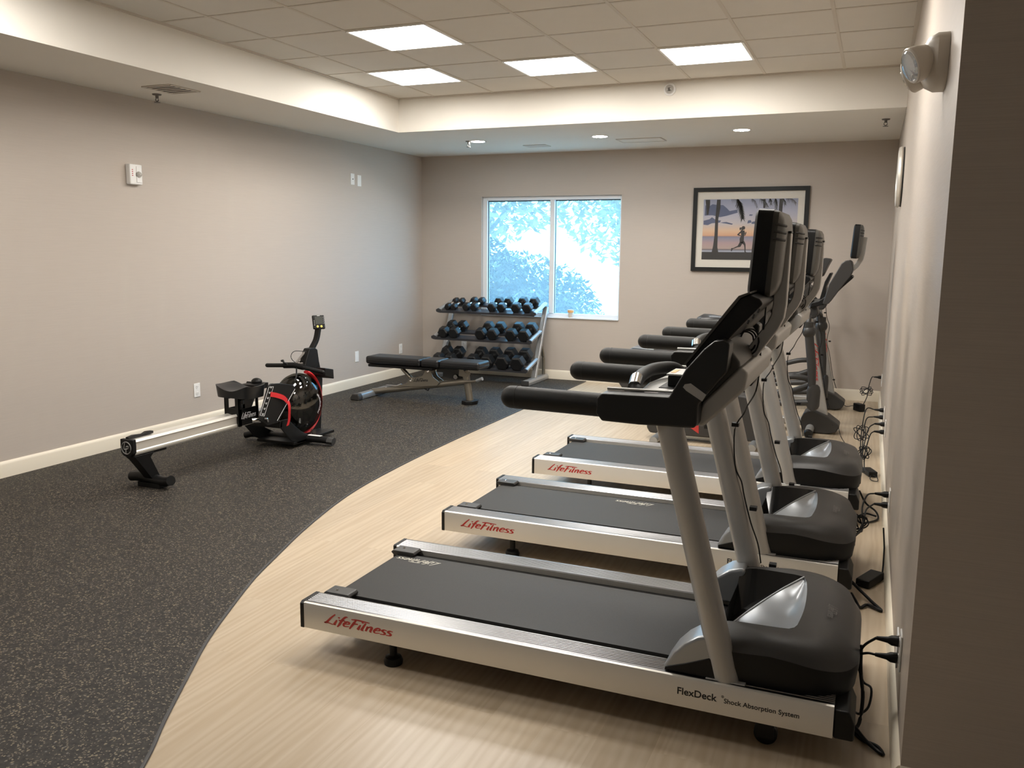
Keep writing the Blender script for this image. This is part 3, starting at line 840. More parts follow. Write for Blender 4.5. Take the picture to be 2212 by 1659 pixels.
def treadmill(y, label):
    t = thing('treadmill', label, 'treadmill', (0, y, 0), group='treadmills in a row facing the right wall')
    # rails
    for s in (-1, 1):
        prof = [(.400, .100), (.400, .192), (.397, .198), (.390, .201), (.385, .201)]
        for k in range(7):
            v = .378 - k * .011
            prof += [(v, .201), (v - .002, .1995), (v - .005, .1995), (v - .007, .201)]
        prof += [(.297, .201), (.292, .197), (.292, .100)]
        bm = NB(); prism(bm, [(s * a, b) for a, b in prof], -1.925, -.030, 'x')
        ra = obj('side_rail', bm, ['alu', 'alu_top'], t, ang=30)
        for f in ra.data.polygons:
            if f.center.z > .1985 and abs(f.center.y) < .392: f.material_index = 1
        bm = NB(); prism(bm, [(s * a, b) for a, b in ((.402, .098), (.402, .194), (.390, .203), (.296, .203), (.290, .198), (.290, .098))], -1.940, -1.923, 'x')
        obj('rail_end_cap', bm, 'black', ra, bevel=.003)
        bm = NB(); prism(bm, [(-.030, .098), (-.030, .190), (.012, .190), (.030, .150), (.030, .098)], s * .398, s * .20, 'y')
        obj('front_end_cap', bm, 'black', ra, bevel=.008)
        # roller guard
        bm = NB(); prism(bm, [(-1.900, .186), (-1.912, .197), (-1.900, .207), (-1.80, .207), (-1.792, .197), (-1.798, .186)], s * .291, s * .222, 'y'); g = obj('roller_guard', bm, 'char', t, bevel=.004)
        bm = NB(); lathe(bm, [(0, .2075), (.007, .2075), (.005, .211), (0, .211)], (-1.865, s * .262, 0), 'z', 10); obj('guard_bolt', bm, 'chrome', g)
        # feet
        bm = NB(); lathe(bm, [(0, 0.001), (.034, 0.001), (.036, .014), (.030, .028), (.014, .034), (.014, .10), (0, .10)], (-1.566, s * .345, 0)); obj('levelling_foot', bm, 'black', t)
        bm = NB(); lathe(bm, [(0, -.016), (.030, -.016), (.036, -.012), (.036, .012), (.030, .016), (0, .016)], (-.226, s * .33, .037), 'y'); w = obj('transport_wheel', bm, 'black', t)
        bm = NB(); box(bm, -.25, -.20, s * .33 - .028, s * .33 - .019, .03, .12); box(bm, -.25, -.20, s * .33 + .019, s * .33 + .028, .03, .12); obj('wheel_bracket', bm, 'black', w)
    bm = NB()
    for x in (-1.70, -1.20, -.62, -.12): box(bm, x - .03, x + .03, -.30, .30, .085, .125)
    obj('cross_frame', bm, 'black', t)
    bm = NB(); box(bm, -1.86, -.12, -.291, .291, .126, .176); obj('deck_board', bm, 'black', t)
    # belt (a loop round the rollers)
    pr_ = []
    for k in range(9): a = PI / 2 + PI * k / 8; pr_.append((-1.868 + .034 * math.cos(a), .154 + .034 * math.sin(a)))
    bm = NB(); prism(bm, [(-.40, .188)] + pr_ + [(-.40, .120)], -.243, .243, 'y'); b = obj('running_belt', bm, 'belt', t)
    # motor hood
    def outl(g, z, n=64, x0=-.405, fr=.0):
        pts = []
        hx, hy, R = .020 - g, .358 - g, .17 - g * .6
        pts.append((x0, -hy, z)); pts.append((x0 * .55, -hy, z)); pts.append((-.165, -hy, z))
        for k in range(1, 13):
            a = -PI / 2 + PI / 2 * k / 12
            pts.append((hx - R + R * math.cos(a) ** .9 if k < 12 else hx, -hy + R * 1.1 + R * 1.1 * math.sin(a), z))
        for k in range(0, 12):
            a = PI / 2 * k / 12
            pts.append((hx - R + R * math.cos(a) ** .9, hy - R * 1.1 + R * 1.1 * math.sin(a), z))
        pts += [(-.165, hy, z), (x0 * .55, hy, z), (x0, hy, z)]
        return pts
    def zed(pts, f): return [(x, y_, f(x, y_)) for x, y_, _ in pts]
    topz = lambda x, y_: .350 - max(0, x + .20) ** 2 * .75 - .10 * max(0, abs(y_) - .25) - max(0, -x - .36) * .35
    sidez = lambda x, y_: topz(x, y_) - .028 - .02 * max(0, min(1, (x + .3) / .3))
    O0, O1 = outl(-.004, .188), outl(-.010, 0)
    O0 = [(min(x, .030), y_, z) for x, y_, z in O0]
    bm = NB(); loft(bm, [O0, zed(outl(-.012, 0), lambda x, y_: .25), zed(O1, sidez)], cap=False); obj('hood_base', bm, 'black', t, ang=50)
    def rim(n):
        key = [(-.405, -.245), (-.34, -.243), (-.25, -.240), (-.20, -.236), (-.168, -.225), (-.158, -.17), (-.150, -.06), (-.150, .05), (-.156, .16), (-.172, .252), (-.24, .268), (-.33, .272), (-.405, .272)]
        P = smooth_path([(a, b_, 0) for a, b_ in key], 6)
        # resample to n points
        ds = [0]
        for a, b_ in zip(P, P[1:]): ds.append(ds[-1] + (b_ - a).length)
        out = []
        for i in range(n):
            s_ = ds[-1] * i / (n - 1); j = max(k for k in range(len(ds)) if ds[k] <= s_ + 1e-9); j = min(j, len(P) - 2)
            q = (s_ - ds[j]) / max(1e-9, ds[j + 1] - ds[j]); out.append(P[j].lerp(P[j + 1], q))
        return out
    n = len(O1)
    # rim must line up with outline: resample outline by index
    Rm = rim(n)
    r3 = [(p.x, p.y, topz(p.x, p.y) - .002) for p in Rm]
    rings = [zed(O1, sidez), zed(outl(.004, 0), lambda x, y_: sidez(x, y_) + .017), zed(outl(.022, 0), topz), [(a[0] * .45 + b_[0] * .55, a[1] * .45 + b_[1] * .55, topz(a[0] * .5 + b_[0] * .5, a[1] * .5 + b_[1] * .5) + .003) for a, b_ in zip(outl(.022, 0), r3)], r3]
    bm = NB(); loft(bm, rings, close=False, cap=False); obj('hood_cover', bm, 'char', t, ang=60)
    # scoop: from near/front rim to the lip, and dark intake beyond the lip
    lip = smooth_path([(-.405, -.04, .225), (-.38, .00, .240), (-.33, .07, .270), (-.25, .16, .315), (-.172, .252, topz(-.172, .252) - .003)], 8)
    k1 = max(range(n), key=lambda i: -abs(r3[i][0] + .172) - abs(r3[i][1] - .252))
    nearrim = r3[:k1 + 1]
    def resample(P, m_):
        P = [Vector(p_) for p_ in P]; ds = [0]
        for a, b_ in zip(P, P[1:]): ds.append(ds[-1] + (b_ - a).length)
        out = []
        for i in range(m_):
            s_ = ds[-1] * i / (m_ - 1); j = max(k for k in range(len(ds)) if ds[k] <= s_ + 1e-9); j = min(j, len(P) - 2)
            q = (s_ - ds[j]) / max(1e-9, ds[j + 1] - ds[j]); out.append(P[j].lerp(P[j + 1], q))
        return out
    A = resample(nearrim, 30); B = resample(lip, 30)
    rr_ = []
    for q in (0, .12, .3, .5, .7, .88, 1):
        rr_.append([tuple(a.lerp(b_, q) - Vector((0, 0, .030 * math.sin(PI * q ** .8) * min(1, (30 - i) / 8)))) for i, (a, b_) in enumerate(zip(A, B))])
    bm = NB(); loft(bm, rr_, close=False, cap=False); obj('hood_scoop', bm, 'scoop', t, ang=60)
    far = resample(r3[k1:][::-1], 20); B2 = resample(lip, 20)
    bm = NB(); loft(bm, [[tuple(p_) for p_ in B2], [tuple(a.lerp(b_, .5) - Vector((0, 0, .07 * (1 - i / 20)))) for i, (a, b_) in enumerate(zip(B2, far))], [tuple(p_) for p_ in far]], close=False, cap=False)
    obj('air_intake', bm, 'gloss_black', t)
    bm = NB(); tube(bm, [tuple(p_ + Vector((0, 0, .001))) for p_ in B2], .0035, 8); obj('intake_lip', bm, 'scoop', t)
    bm = NB(); script(bm, lambda x, y_: (-.075 + y_ * .030, .07 - x * .030 - .04, topz(-.075 + y_ * .03, 0) + .0075), w=.05); obj('embossed_logo', bm, 'lemboss', t)
    for s in (-1, 1):
        # shroud round the foot of the upright
        pts = [(-.548, .200), (-.546, .216), (-.520, .262), (-.486, .300), (-.445, .330), (-.400, .343), (-.385, .343), (-.375, .200)]
        bm = NB(); prism(bm, pts, s * .376, s * .250, 'y'); sh = obj('upright_shroud', bm, 'scoop', t, bevel=.014, seg=3)
        bm = NB(); prism(bm, [(-.544, .203), (-.542, .214), (-.480, .236), (-.405, .268), (-.383, .270), (-.375, .203)], s * .3795, s * .370, 'y'); obj('shroud_side', bm, 'black', sh, bevel=.003)
        # upright
        rings = []
        for z in (.201, .30, .50, .75, 1.03):
            x = -.349 - (z - .19) * .262
            rings.append(ellip_ring((x, s * .357, z), .043, .032, 28))
        bm = NB(); loft(bm, rings); up = obj('upright', bm, 'silver', t)
        bm = NB(); box(bm, -.412, -.29, s * .352 - .034, s * .352 + .034, .2015, .206); obj('upright_base_plate', bm, 'silver', up, bevel=.003)
    # long handlebars and side housings
    for s in (-1, 1):
        bm = NB(); capsule(bm, (-1.092, s * .352, 1.0455), (-.70, s * .352, 1.041), .038); hb = obj('handrail', bm, 'foam', t)
        bm = NB(); tube(bm, [(-1.0735, s * .352, 1.0455), (-1.0720, s * .352, 1.0455)], .0386, 20); obj('grip_seam', bm, 'slot', hb)
        pts = [(-.790, 1.022), (-.788, 1.070), (-.774, 1.086), (-.560, 1.089), (-.512, 1.178), (-.46, 1.242), (-.430, 1.268), (-.402, 1.272), (-.385, 1.262), (-.390, 1.176), (-.412, 1.150), (-.470, 1.075), (-.472, 1.010), (-.48, 1.000), (-.652, .996), (-.770, .998)]
        bm = NB(); prism(bm, pts, s * .392, s * .312, 'y'); ho = obj('side_housing', bm, 'housing', t, bevel=.026, seg=5)
        bm = NB(); prism(bm, [(-.517, 1.124), (-.512, 1.133), (-.494, 1.137), (-.447, 1.106), (-.458, 1.085), (-.507, 1.114)], s * .3935, s * .385, 'y'); obj('side_stripe', bm, 'silver', ho)
        bm = NB(); tube(bm, [(-.775, s * .312, 1.091), (-.56, s * .312, 1.094), (-.512, s * .316, 1.184), (-.452, s * .318, 1.262)], .009, 8, r2=.005); obj('edge_strip', bm, 'silver', ho)
    bm = NB(); prism(bm, [(-.56, 1.03), (-.530, 1.16), (-.42, 1.275), (-.365, 1.20), (-.352, 1.118), (-.439, 1.028), (-.477, .992), (-.53, .985)], -.312, .312, 'y'); obj('console_body', bm, 'silver2', t, bevel=.012)
    # crossbar + rear mast block (grey) and its small black receiver
    bm = NB(); prism(bm, [(-.49, 1.0), (-.468, .990), (-.435, 1.022), (-.345, 1.115), (-.336, 1.17), (-.36, 1.19), (-.47, 1.07)], -.325, .325, 'y'); obj('cross_beam', bm, 'silver', t, bevel=.010)
    bm = NB(); prism(bm, [(-.43, 1.075), (-.375, 1.07), (-.345, 1.13), (-.37, 1.14)], .07, .17, 'y'); obj('signal_receiver', bm, 'black', t, bevel=.004)
    # tray with cup holders
    bm = NB(); prism(bm, [(-.52, -.312), (-.655, -.312), (-.700, -.18), (-.715, 0), (-.700, .18), (-.655, .312), (-.52, .312)], 1.050, 1.072, 'z'); tr = obj('accessory_tray', bm, 'silver', t, bevel=.005)
    for s in (-1, 1):
        bm = NB(); prism(bm, [(-.535, s * .22 - .05), (-.615, s * .22 - .05), (-.63, s * .22 - .035), (-.63, s * .22 + .035), (-.615, s * .22 + .05), (-.535, s * .22 + .05)], 1.066, 1.0735, 'z'); obj('cup_recess', bm, 'slot', tr)
    bm = NB(); box(bm, -.655, -.545, -.115, .115, 1.066, 1.0742); obj('centre_recess', bm, 'slot', tr)
    bm = NB(); box(bm, -.632, -.575, -.085, .05, 1.0743, 1.112); sb = obj('stop_button', bm, 'black', t, bevel=.004)
    bm = NB(); box(bm, -.636, -.571, -.09, .055, 1.112, 1.119); obj('button_plate', bm, 'silver', sb, bevel=.003)
    bm = NB(); box(bm, -.628, -.612, -.06, .02, 1.1191, 1.1200); obj('button_print', bm, 'orange', sb)
    # centre grip bar
    bm = NB(); tube(bm, [(-.66, -.285, 1.035), (-.695, -.26, 1.085), (-.715, -.16, 1.105), (-.722, 0, 1.11), (-.705, .10, 1.11), (-.668, .17, 1.105), (-.63, .19, 1.08)], .022, 14, 5); gb = obj('grip_bar', bm, 'foam', t)
    bm = NB(); tube(bm, [(-.700, -.262, 1.092), (-.716, -.175, 1.108)], .0225, 14, 0); obj('pulse_sensor', bm, 'chrome', gb)
    # display
    pts = [(-.526, 1.184), (-.520, 1.176), (-.505, 1.168), (-.440, 1.235), (-.404, 1.262), (-.350, 1.325), (-.303, 1.378), (-.312, 1.392), (-.342, 1.404), (-.372, 1.392), (-.396, 1.362)]
    bm = NB(); prism(bm, pts, -.335, .335, 'y'); dp = obj('console_display', bm, 'black', t, bevel=.006)
    bm = NB(); prism(bm, [(-.530, 1.186), (-.524, 1.183), (-.392, 1.362), (-.368, 1.394), (-.340, 1.408), (-.344, 1.412), (-.374, 1.400), (-.400, 1.366)], -.337, .337, 'y'); obj('display_bezel', bm, 'silver2', dp)
    for k in range(3):
        bm = NB(); tube(bm, [(-.345 + k * .014, -.3362, 1.318 + k * .017), (-.341 + k * .014, -.3362, 1.330 + k * .017)], .0035, 6); obj('speaker_slot', bm, 'slot', dp)
    # monitor arm
    bm = NB(); tube(bm, [(-.470, .0, 1.035), (-.385, 0, 1.170), (-.305, 0, 1.290), (-.292, 0, 1.320), (-.287, 0, 1.36), (-.283, 0, 1.59)], .021, 4, up=(0, 1, 0), r2=.026, square=True); ar = obj('monitor_arm', bm, 'silver', t, bevel=.004)
    bm = NB(); box(bm, -.318, -.262, -.030, .030, 1.590, 1.596); obj('arm_clamp', bm, 'black', ar)
    bm = NB(); box(bm, -.312, -.30, -.05, .05, 1.42, 1.58); obj('mount_plate', bm, 'chrome', ar)
    monitor(t, (-.374, 1.392), (-.358, 1.662))
    # cords and clips
    bm = NB()
    tube(bm, [(-.325, -.05, 1.40), (-.33, -.04, 1.30), (-.345, .03, 1.22), (-.352, .09, 1.13), (-.362, .10, 1.05), (-.40, .20, .98), (-.425, .30, .93), (-.46, .335, .86), (-.452, .338, .72), (-.425, .334, .66), (-.412, .340, .60),
              (-.382, .336, .50), (-.352, .338, .42), (-.338, .340, .345)], .0028, 6, 4)
    obj('signal_cord', bm, 'black', t)
    for x, z in ((-.487, .88), (-.405, .56), (-.322, .345)):
        bm = NB(); box(bm, x - .012 + .028, x + .014 + .028, .322, .350, z - .007, z + .007); obj('cord_clip', bm, 'black', t)
    bm = NB()
    for k in range(3):
        pts = [(-.375 + .030 * math.cos(a) - .01 * k, -.03 + .012 * k + .01 * math.sin(2 * a), 1.235 + (.042 - .006 * k) * math.sin(a)) for a in [2 * PI * q / 10 for q in range(11)]]
        tube(bm, pts, .003, 6, 3)
    obj('coiled_cable', bm, 'black', t)
    # lettering
    bm = NB(); script(bm, lambda x, y_: (-1.826 + x * .0795, -.4006, .136 + y_ * .040 - x * .0006)); obj('side_logo', bm, 'red', t)
    text_mesh('flexdeck_lettering', 'FlexDeck', 'ink', t, rot_frame((-.497, -.4004, .142), (1, 0, 0), (0, 0, 1), (0, -1, 0)), .0325, .0006)
    text_mesh('flexdeck_lettering', '\u00ae', 'ink', t, rot_frame((-.358, -.4004, .158), (1, 0, 0), (0, 0, 1), (0, -1, 0)), .011)
    text_mesh('shock_lettering', 'Shock Absorption System', 'ink', t, rot_frame((-.350, -.4004, .142), (1, 0, 0), (0, 0, 1), (0, -1, 0)), .0215, .0003)
    return t

def belt_logo(t, u0):
    bm = NB(); script(bm, lambda x, y_: (u0 - x * .056, .205 - y_ * .042, .1886), w=.05); obj('belt_logo', bm, 'pale', t)
T1 = treadmill(2.962, 'nearest treadmill, with its side rail lettering fully in view')
T2 = dup(T1, (-.040, 4.205, 0), 'middle treadmill of the three, between the nearest and the farthest')
T3 = dup(T1, (-.036, 5.462, 0), 'farthest of the three treadmills, next to the cardio machines')
belt_logo(T1, -1.655); belt_logo(T2, -.98)

# ------------------------------------------------------------------ elliptical trainers
def elliptical(y, label, tv, xs=0.0, rear=-1.72, con=0.0, dxs=((-1, 0.0), (1, .06))):
    t = thing('elliptical_trainer', label, 'elliptical trainer', (xs, y, 0), group='elliptical trainers by the right wall')
    pts = [(-.505, .030), (-.520, .070), (-.520, .120), (-.500, .170), (-.465, .195), (-.425, .200), (-.375, .180), (-.300, .150), (-.215, .088), (-.205, .070), (-.232, .022), (-.290, .004), (-.455, .004)]
    bm = NB(); prism(bm, pts, -.11, .11, 'y'); fc = obj('front_cover', bm, 'char', t, bevel=.012, seg=3)
    bm = NB(); lathe(bm, [(0, -.1125), (.006, -.1125), (.006, -.110), (0, -.110)], (-.262, 0, .085), 'y', 8); obj('cover_screw', bm, 'slot', fc)
    bm = NB(); cyl(bm, (-.44, -.33, .045), (-.44, .33, .045), .034); st = obj('front_stabilizer', bm, 'silver', t)
    for s in (-1, 1):
        bm = NB(); lathe(bm, [(0, -.035), (.026, -.035), (.036, -.02), (.038, .02), (0, .02)] if s < 0 else [(0, -.02), (.038, -.02), (.036, .02), (.026, .035), (0, .035)], (-.44, s * .33, .040), 'y', 20); obj('end_cap', bm, 'black', st)
    bm = NB(); loft(bm, [[(x, v, z) for x, v in ((xc - a, -b), (xc + a, -b), (xc + a, b), (xc - a, b))] for z, xc, a, b in ((.14, -.362, .055, .045), (.5, -.430, .045, .042), (1.0, -.520, .038, .040))])
    up = obj('upright', bm, 'silver', t, bevel=.012)
    bm = NB(); script(bm, lambda x, y_: (-.450 + x * .0165 * .75 - y_ * .0 + (y_ - .5) * .045, -.0465, .78 - x * .093 + y_ * .008), w=.05); obj('upright_logo', bm, 'red', up)
    bm = NB(); prism(bm, [(-.600, .985), (-.600, 1.05), (-.53, 1.075), (-.45, 1.085), (-.43, 1.02), (-.46, .975)], -.09, .09, 'y'); obj('pivot_housing', bm, 'char', t, bevel=.014)
    # rear drive shroud
    if rear < -2:
        sp_ = [(rear + .12, .04), (rear, .20), (rear - .01, .34), (rear + .07, .48), (rear + .18, .53), (rear + .70, .50), (rear + .95, .30), (rear + 1.0, .06)]
        yy = .30
    else:
        sp_ = [(rear, .05), (rear - .01, .25), (rear + .12, .38), (rear + .5, .34), (rear + .62, .05)]; yy = .22
    bm = NB(); prism(bm, sp_, -yy, yy, 'y'); sh = obj('drive_shroud', bm, 'char', t, bevel=.02, seg=3)
    bm = NB(); prism(bm, [(rear + .10, sp_[3][1] if rear < -2 else .38), (rear + .17, (.535 if rear < -2 else .39)), (rear + .40, (.525 if rear < -2 else .365)), (rear + .40, .33), (rear + .12, .33)], -yy + .02, yy - .02, 'y'); obj('shroud_top', bm, 'scoop', sh, bevel=.004)
    # arms, pedals, links
    for s, dx in dxs:
        v = s * .32
        bm = NB(); tube(bm, [(-.432 + dx, v, .42), (-.445 + dx, v, .60), (-.480 + dx, v, .86)], [.030, .036, .036] if s < 0 else [.014, .022, .030], 14); tube(bm, [(-.50 + dx, v, .86), (-.490 + dx, v * .9, .985), (-.500, v * .5, 1.02)], .017, 10, 3); arm = obj('moving_arm', bm, 'char', t)
        bm = NB(); sphere(bm, (-.483 + dx, v, .885), .052, 1, 1, 1.05); lathe(bm, [(0, .92), (.040, .92), (.040, .965), (0, .965)], (-.487 + dx, v, 0)); obj('ball_joint', bm, 'char', arm)
        bk = 1.0 if s < 0 else .45
        bm = NB(); loft(bm, [[(-.418 + dx + bk * a * math.cos(q), v + .035 * math.sin(q), z) for q in [2 * PI * k / 20 for k in range(20)]] for z, a in ((.235, .02), (.25, .042), (.275, .052), (.40, .054), (.435, .046), (.45, .03))]); obj('boot', bm, 'char', arm)
        bm = NB(); tube(bm, [(-.43 + dx, v, .30), (-.75, v, .27), (-1.15, v, .22), (-1.45, v, .25)], .026, 12, 3); la = obj('pedal_link', bm, 'char', t)
        bm = NB(); prism(bm, [(-1.25, .275), (-.90, .300), (-.86, .335), (-.84, .33), (-.87, .285), (-1.25, .255)], v - .06 * s - .07, v - .06 * s + .07, 'y'); obj('foot_pedal', bm, 'black', la, bevel=.006)
        bm = NB(); tube(bm, [(-.51, v * .5, 1.03), (-.62, v * .9, 1.12), (-.66, v * 1.02, 1.22), (-.645, v, 1.33)], .017, 10, 4); obj('upper_handle', bm, 'foam', arm)
    bm = NB(); tube(bm, [(-.44, -.20, .455), (-.52, -.22, .490), (-.66, -.24, .485), (-.9, -.22, .40)], .024, 10, 4); tube(bm, [(-.44, -.15, .43), (-.60, -.17, .36), (-.85, -.18, .26)], .026, 10, 3); obj('linkage_tubes', bm, 'char', t)
    bm = NB(); box(bm, -1.0, -.38, -.05, .05, .05, .11); obj('base_rail', bm, 'silver', t, bevel=.01)
    # console
    c = con
    bm = NB(); prism(bm, [(-.50 + c, 1.07), (-.385 + c, 1.10), (-.25 + c, 1.25), (-.176 + c, 1.325), (-.190 + c, 1.345), (-.212 + c, 1.336), (-.26 + c, 1.30), (-.355 + c, 1.185), (-.43 + c, 1.13), (-.49 + c, 1.11)] if not c else
              [(-.50, 1.07), (-.44, 1.10), (-.445, 1.20), (-.40, 1.33), (-.42, 1.335), (-.46, 1.25), (-.49, 1.11)], -.15, .15, 'y'); obj('console_back', bm, 'black', t, bevel=.006)
    if not c:
        pts = [(-.400, 1.110), (-.385, 1.098), (-.352, 1.110), (-.285, 1.215), (-.200, 1.335), (-.182, 1.39), (-.196, 1.455), (-.215, 1.468), (-.245, 1.464), (-.275, 1.440), (-.360, 1.270)]
    else:
        pts = [(-.500, 1.300), (-.487, 1.293), (-.430, 1.425), (-.415, 1.455), (-.425, 1.468), (-.478, 1.476), (-.490, 1.46), (-.487, 1.40)]
    bm = NB(); prism(bm, pts, -.17, .17, 'y'); dp = obj('console_display', bm, 'char', t, bevel=.008)
    if tv:
        bm = NB(); tube(bm, [(-.375, 0, 1.14), (-.27, 0, 1.28), (-.205, 0, 1.38), (-.160, 0, 1.425), (-.132, 0, 1.475), (-.122, 0, 1.53), (-.112, 0, 1.655)], .019, 4, up=(0, 1, 0), r2=.025, square=True); obj('monitor_arm', bm, 'silver', t, bevel=.004)
        monitor(t, (-.213, 1.483), (-.196, 1.757), hw_=.175, th=.048, back=.030)
    bm = NB()
    tube(bm, [(-.445 + (c and .0), .046, 1.0), (-.43, .052, .9), (-.40, .060, .8), (-.415, .05, .66), (-.385, .05, .55), (-.36, .06, .42), (-.335, .055, .30), (-.30, .09, .19)], .003, 6, 4)
    obj('signal_cord', bm, 'black', t)
    for x, z in ((-.455, .94), (-.395, .66), (-.333, .28)):
        bm = NB(); box(bm, x - .004, x + .018, .040, .060, z - .006, z + .006); obj('cord_clip', bm, 'black', t)
    return t
EL1 = elliptical(7.76, 'nearer elliptical trainer with the small television raised on a mast', True)
EL2 = elliptical(9.00, 'farther elliptical trainer by the back wall, without a television', False, rear=-2.47, con=-.1, dxs=((-1, -.02), (1, -.07)))

# upright bike between the treadmills and the elliptical trainers
t = thing('exercise_bike', 'upright exercise bike mostly hidden behind the farthest treadmill', 'exercise bike', (0, 6.93, 0))
bm = NB(); prism(bm, [(-1.64, .05), (-1.67, .10), (-1.62, .22), (-1.50, .40), (-1.36, .50), (-1.10, .50), (-.95, .42), (-.78, .40), (-.70, .20), (-.74, .05)], -.09, .09, 'y'); sh = obj('bike_shroud', bm, 'char', t, bevel=.02, seg=3)
bm = NB(); prism(bm, [(-1.33, .14), (-1.24, .19), (-1.235, .08)], -.0925, -.088, 'y'); obj('red_mark', bm, 'red', sh)
for x, ln in ((-1.555, .30), (-.80, .26)):
    bm = NB(); cyl(bm, (x, -ln, .035), (x, ln, .035), .032); f = obj('stabilizer', bm, 'scoop', t)
bm = NB(); cyl(bm, (-1.19, 0, .46), (-1.16, 0, .93), .030); obj('seat_post', bm, 'silver', t)
bm = NB()
loft(bm, [[(x, w * math.cos(q), z + hgt * math.sin(q)) for q in [2 * PI * k / 20 for k in range(20)]] for x, w, z, hgt in
          ((-1.305, .02, .975, .012), (-1.295, .09, .978, .035), (-1.25, .125, .990, .048), (-1.18, .115, .99, .045), (-1.10, .07, .985, .038), (-1.02, .035, .985, .032), (-.96, .022, .98, .026), (-.94, .008, .975, .01))])
obj('saddle', bm, 'vinyl', t)
bm = NB(); tube(bm, [(-.83, 0, .36), (-.72, 0, .75), (-.60, 0, 1.05)], [.045, .035, .035], 14); obj('bike_mast', bm, 'silver', t)
bm = NB(); prism(bm, [(-.64, 1.05), (-.56, 1.06), (-.44, 1.27), (-.47, 1.29), (-.55, 1.20)], -.12, .12, 'y'); obj('bike_console', bm, 'char', t, bevel=.01)
bm = NB()
for s in (-1, 1): tube(bm, [(-.60, 0, 1.04), (-.62, s * .2, 1.05), (-.76, s * .24, 1.04)], .016, 10, 4)
obj('handlebar', bm, 'foam', t)
for s in (-1, 1):
    bm = NB(); tube(bm, [(-1.0, s * .10, .25), (-1.0 + s * .13, s * .12, .25 + s * .08)], .015, 8); box(bm, -1.04 + s * .13, -.96 + s * .13, s * .18 - .05, s * .18 + .05, .235 + s * .08, .262 + s * .08); obj('crank_pedal', bm, 'black', t)

# ------------------------------------------------------------------ dumbbell rack
RX0, RX1, RY = -4.80, -3.58, 9.30
t = thing('dumbbell_rack', 'silver three tier dumbbell rack under the window', 'dumbbell rack', (0, 0, 0))
for x in (RX0, RX1):
    bm = NB(); prism(bm, [(x - .045, .006), (x + .045, .006), (x + .045, .045), (x + .028, .068), (x - .028, .068), (x - .045, .045)], 8.93, 9.575, 'y'); ft = obj('foot_bar', bm, 'rack', t, bevel=.008)
    bm = NB(); box(bm, x - .046, x + .046, 8.918, 8.935, .0065, .066); obj('foot_cap', bm, 'char', ft, bevel=.006)
    bm = NB(); tube(bm, [(x, 9.20, .06), (x, 9.565, .865)], .024, 4, up=(1, 0, 0), r2=.030, square=True); fr = obj('upright', bm, 'rack', t, bevel=.008)
    bm = NB(); tube(bm, [(x, 9.375, .46), (x, 9.44, .39), (x, 9.50, .26), (x, 9.515, .06)], .020, 12, 5); obj('rear_brace', bm, 'pewter', t)
TIERS = [((9.17, .806), (9.545, .905), 'top'), ((9.045, .497), (9.385, .585), 'middle'), ((8.935, .180), (9.275, .270), 'bottom')]
for (ya, za), (yb, zb), nm in TIERS:
    dy, dz = yb - ya, zb - za; L_ = math.hypot(dy, dz); d = (dy / L_, dz / L_); nn = (-d[1], d[0])
    for x in (RX0, RX1):
        bm = NB(); tube(bm, [(x, ya, za), (x, yb, zb)], .022, 6, up=(1, 0, 0), r2=.030); br = obj('tier_bracket', bm, 'rack', t, bevel=.004)
        bm = NB(); tube(bm, [(x, ya - d[0] * .012, za - d[1] * .012), (x, ya + d[0] * .002, za + d[1] * .002)], .026, 6, up=(1, 0, 0), r2=.034); obj('bracket_cap', bm, 'rackbar', br)
        bm = NB()
        for q in (.25, .75): lathe(bm, [(0, .0), (.008, .0), (.007, .006), (0, .006)], (x + .020, ya + dy * q, za + dz * q), 'x', 10)
        obj('bolt', bm, 'slot', br)
    def slab(a, b, lo_, hi_):
        return [(ya + d[0] * a + nn[0] * lo_, za + d[1] * a + nn[1] * lo_), (ya + d[0] * b + nn[0] * lo_, za + d[1] * b + nn[1] * lo_),
                (ya + d[0] * b + nn[0] * hi_, za + d[1] * b + nn[1] * hi_), (ya + d[0] * a + nn[0] * hi_, za + d[1] * a + nn[1] * hi_)]
    for a, b, zz in ((.005, .135, -.012), (L_ - .125, L_ - .02, -.012)):
        bm = NB(); prism(bm, slab(a, b, zz - .006, zz), RX0, RX1, 'x')
        prism(bm, slab(a, a + .005, zz - .022, zz), RX0, RX1, 'x')
        obj('tray', bm, 'rackbar', t)

def dumbbell(px, tier, r, hl, label):
    (ya, za), (yb, zb), nm = TIERS[tier]
    dy, dz = yb - ya, zb - za; L_ = math.hypot(dy, dz); ang = math.atan2(dz, dy)
    cy, cz = (ya + yb) / 2, (za + zb) / 2
    n_ = (-math.sin(ang), math.cos(ang))
    off = r * .866 - .012 + .0008
    t = thing('hex_dumbbell', label, 'dumbbell', (px, cy + n_[0] * off, cz + n_[1] * off), group='black hex dumbbells on the ' + nm + ' tier')
    t.rotation_euler = (ang, 0, 0)
    gap = .06
    for s in (-1, 1):
        bm = NB()
        def ring(y, q): return [(q * r * math.cos(PI / 3 * k), y, q * r * math.sin(PI / 3 * k)) for k in range(6)]
        loft(bm, [ring(s * gap, .80), ring(s * (gap + .012), 1), ring(s * (gap + hl - .012), 1), ring(s * (gap + hl), .80)])
        obj('hex_head', bm, 'hex', t, bevel=.003)
    bm = NB(); tube(bm, [(0, -gap, 0), (0, -gap * .5, 0), (0, 0, 0), (0, gap * .5, 0), (0, gap, 0)], [.012, .015, .017, .015, .012], 14); obj('handle', bm, 'chrome', t)
PLACE = ['leftmost', 'second from the left', 'third from the left', 'fourth from the left', 'fifth from the left', 'sixth from the left', 'seventh from the left', 'rightmost']
SZ = ['small ', 'small ', 'small ', 'small ', '', '', '', '']
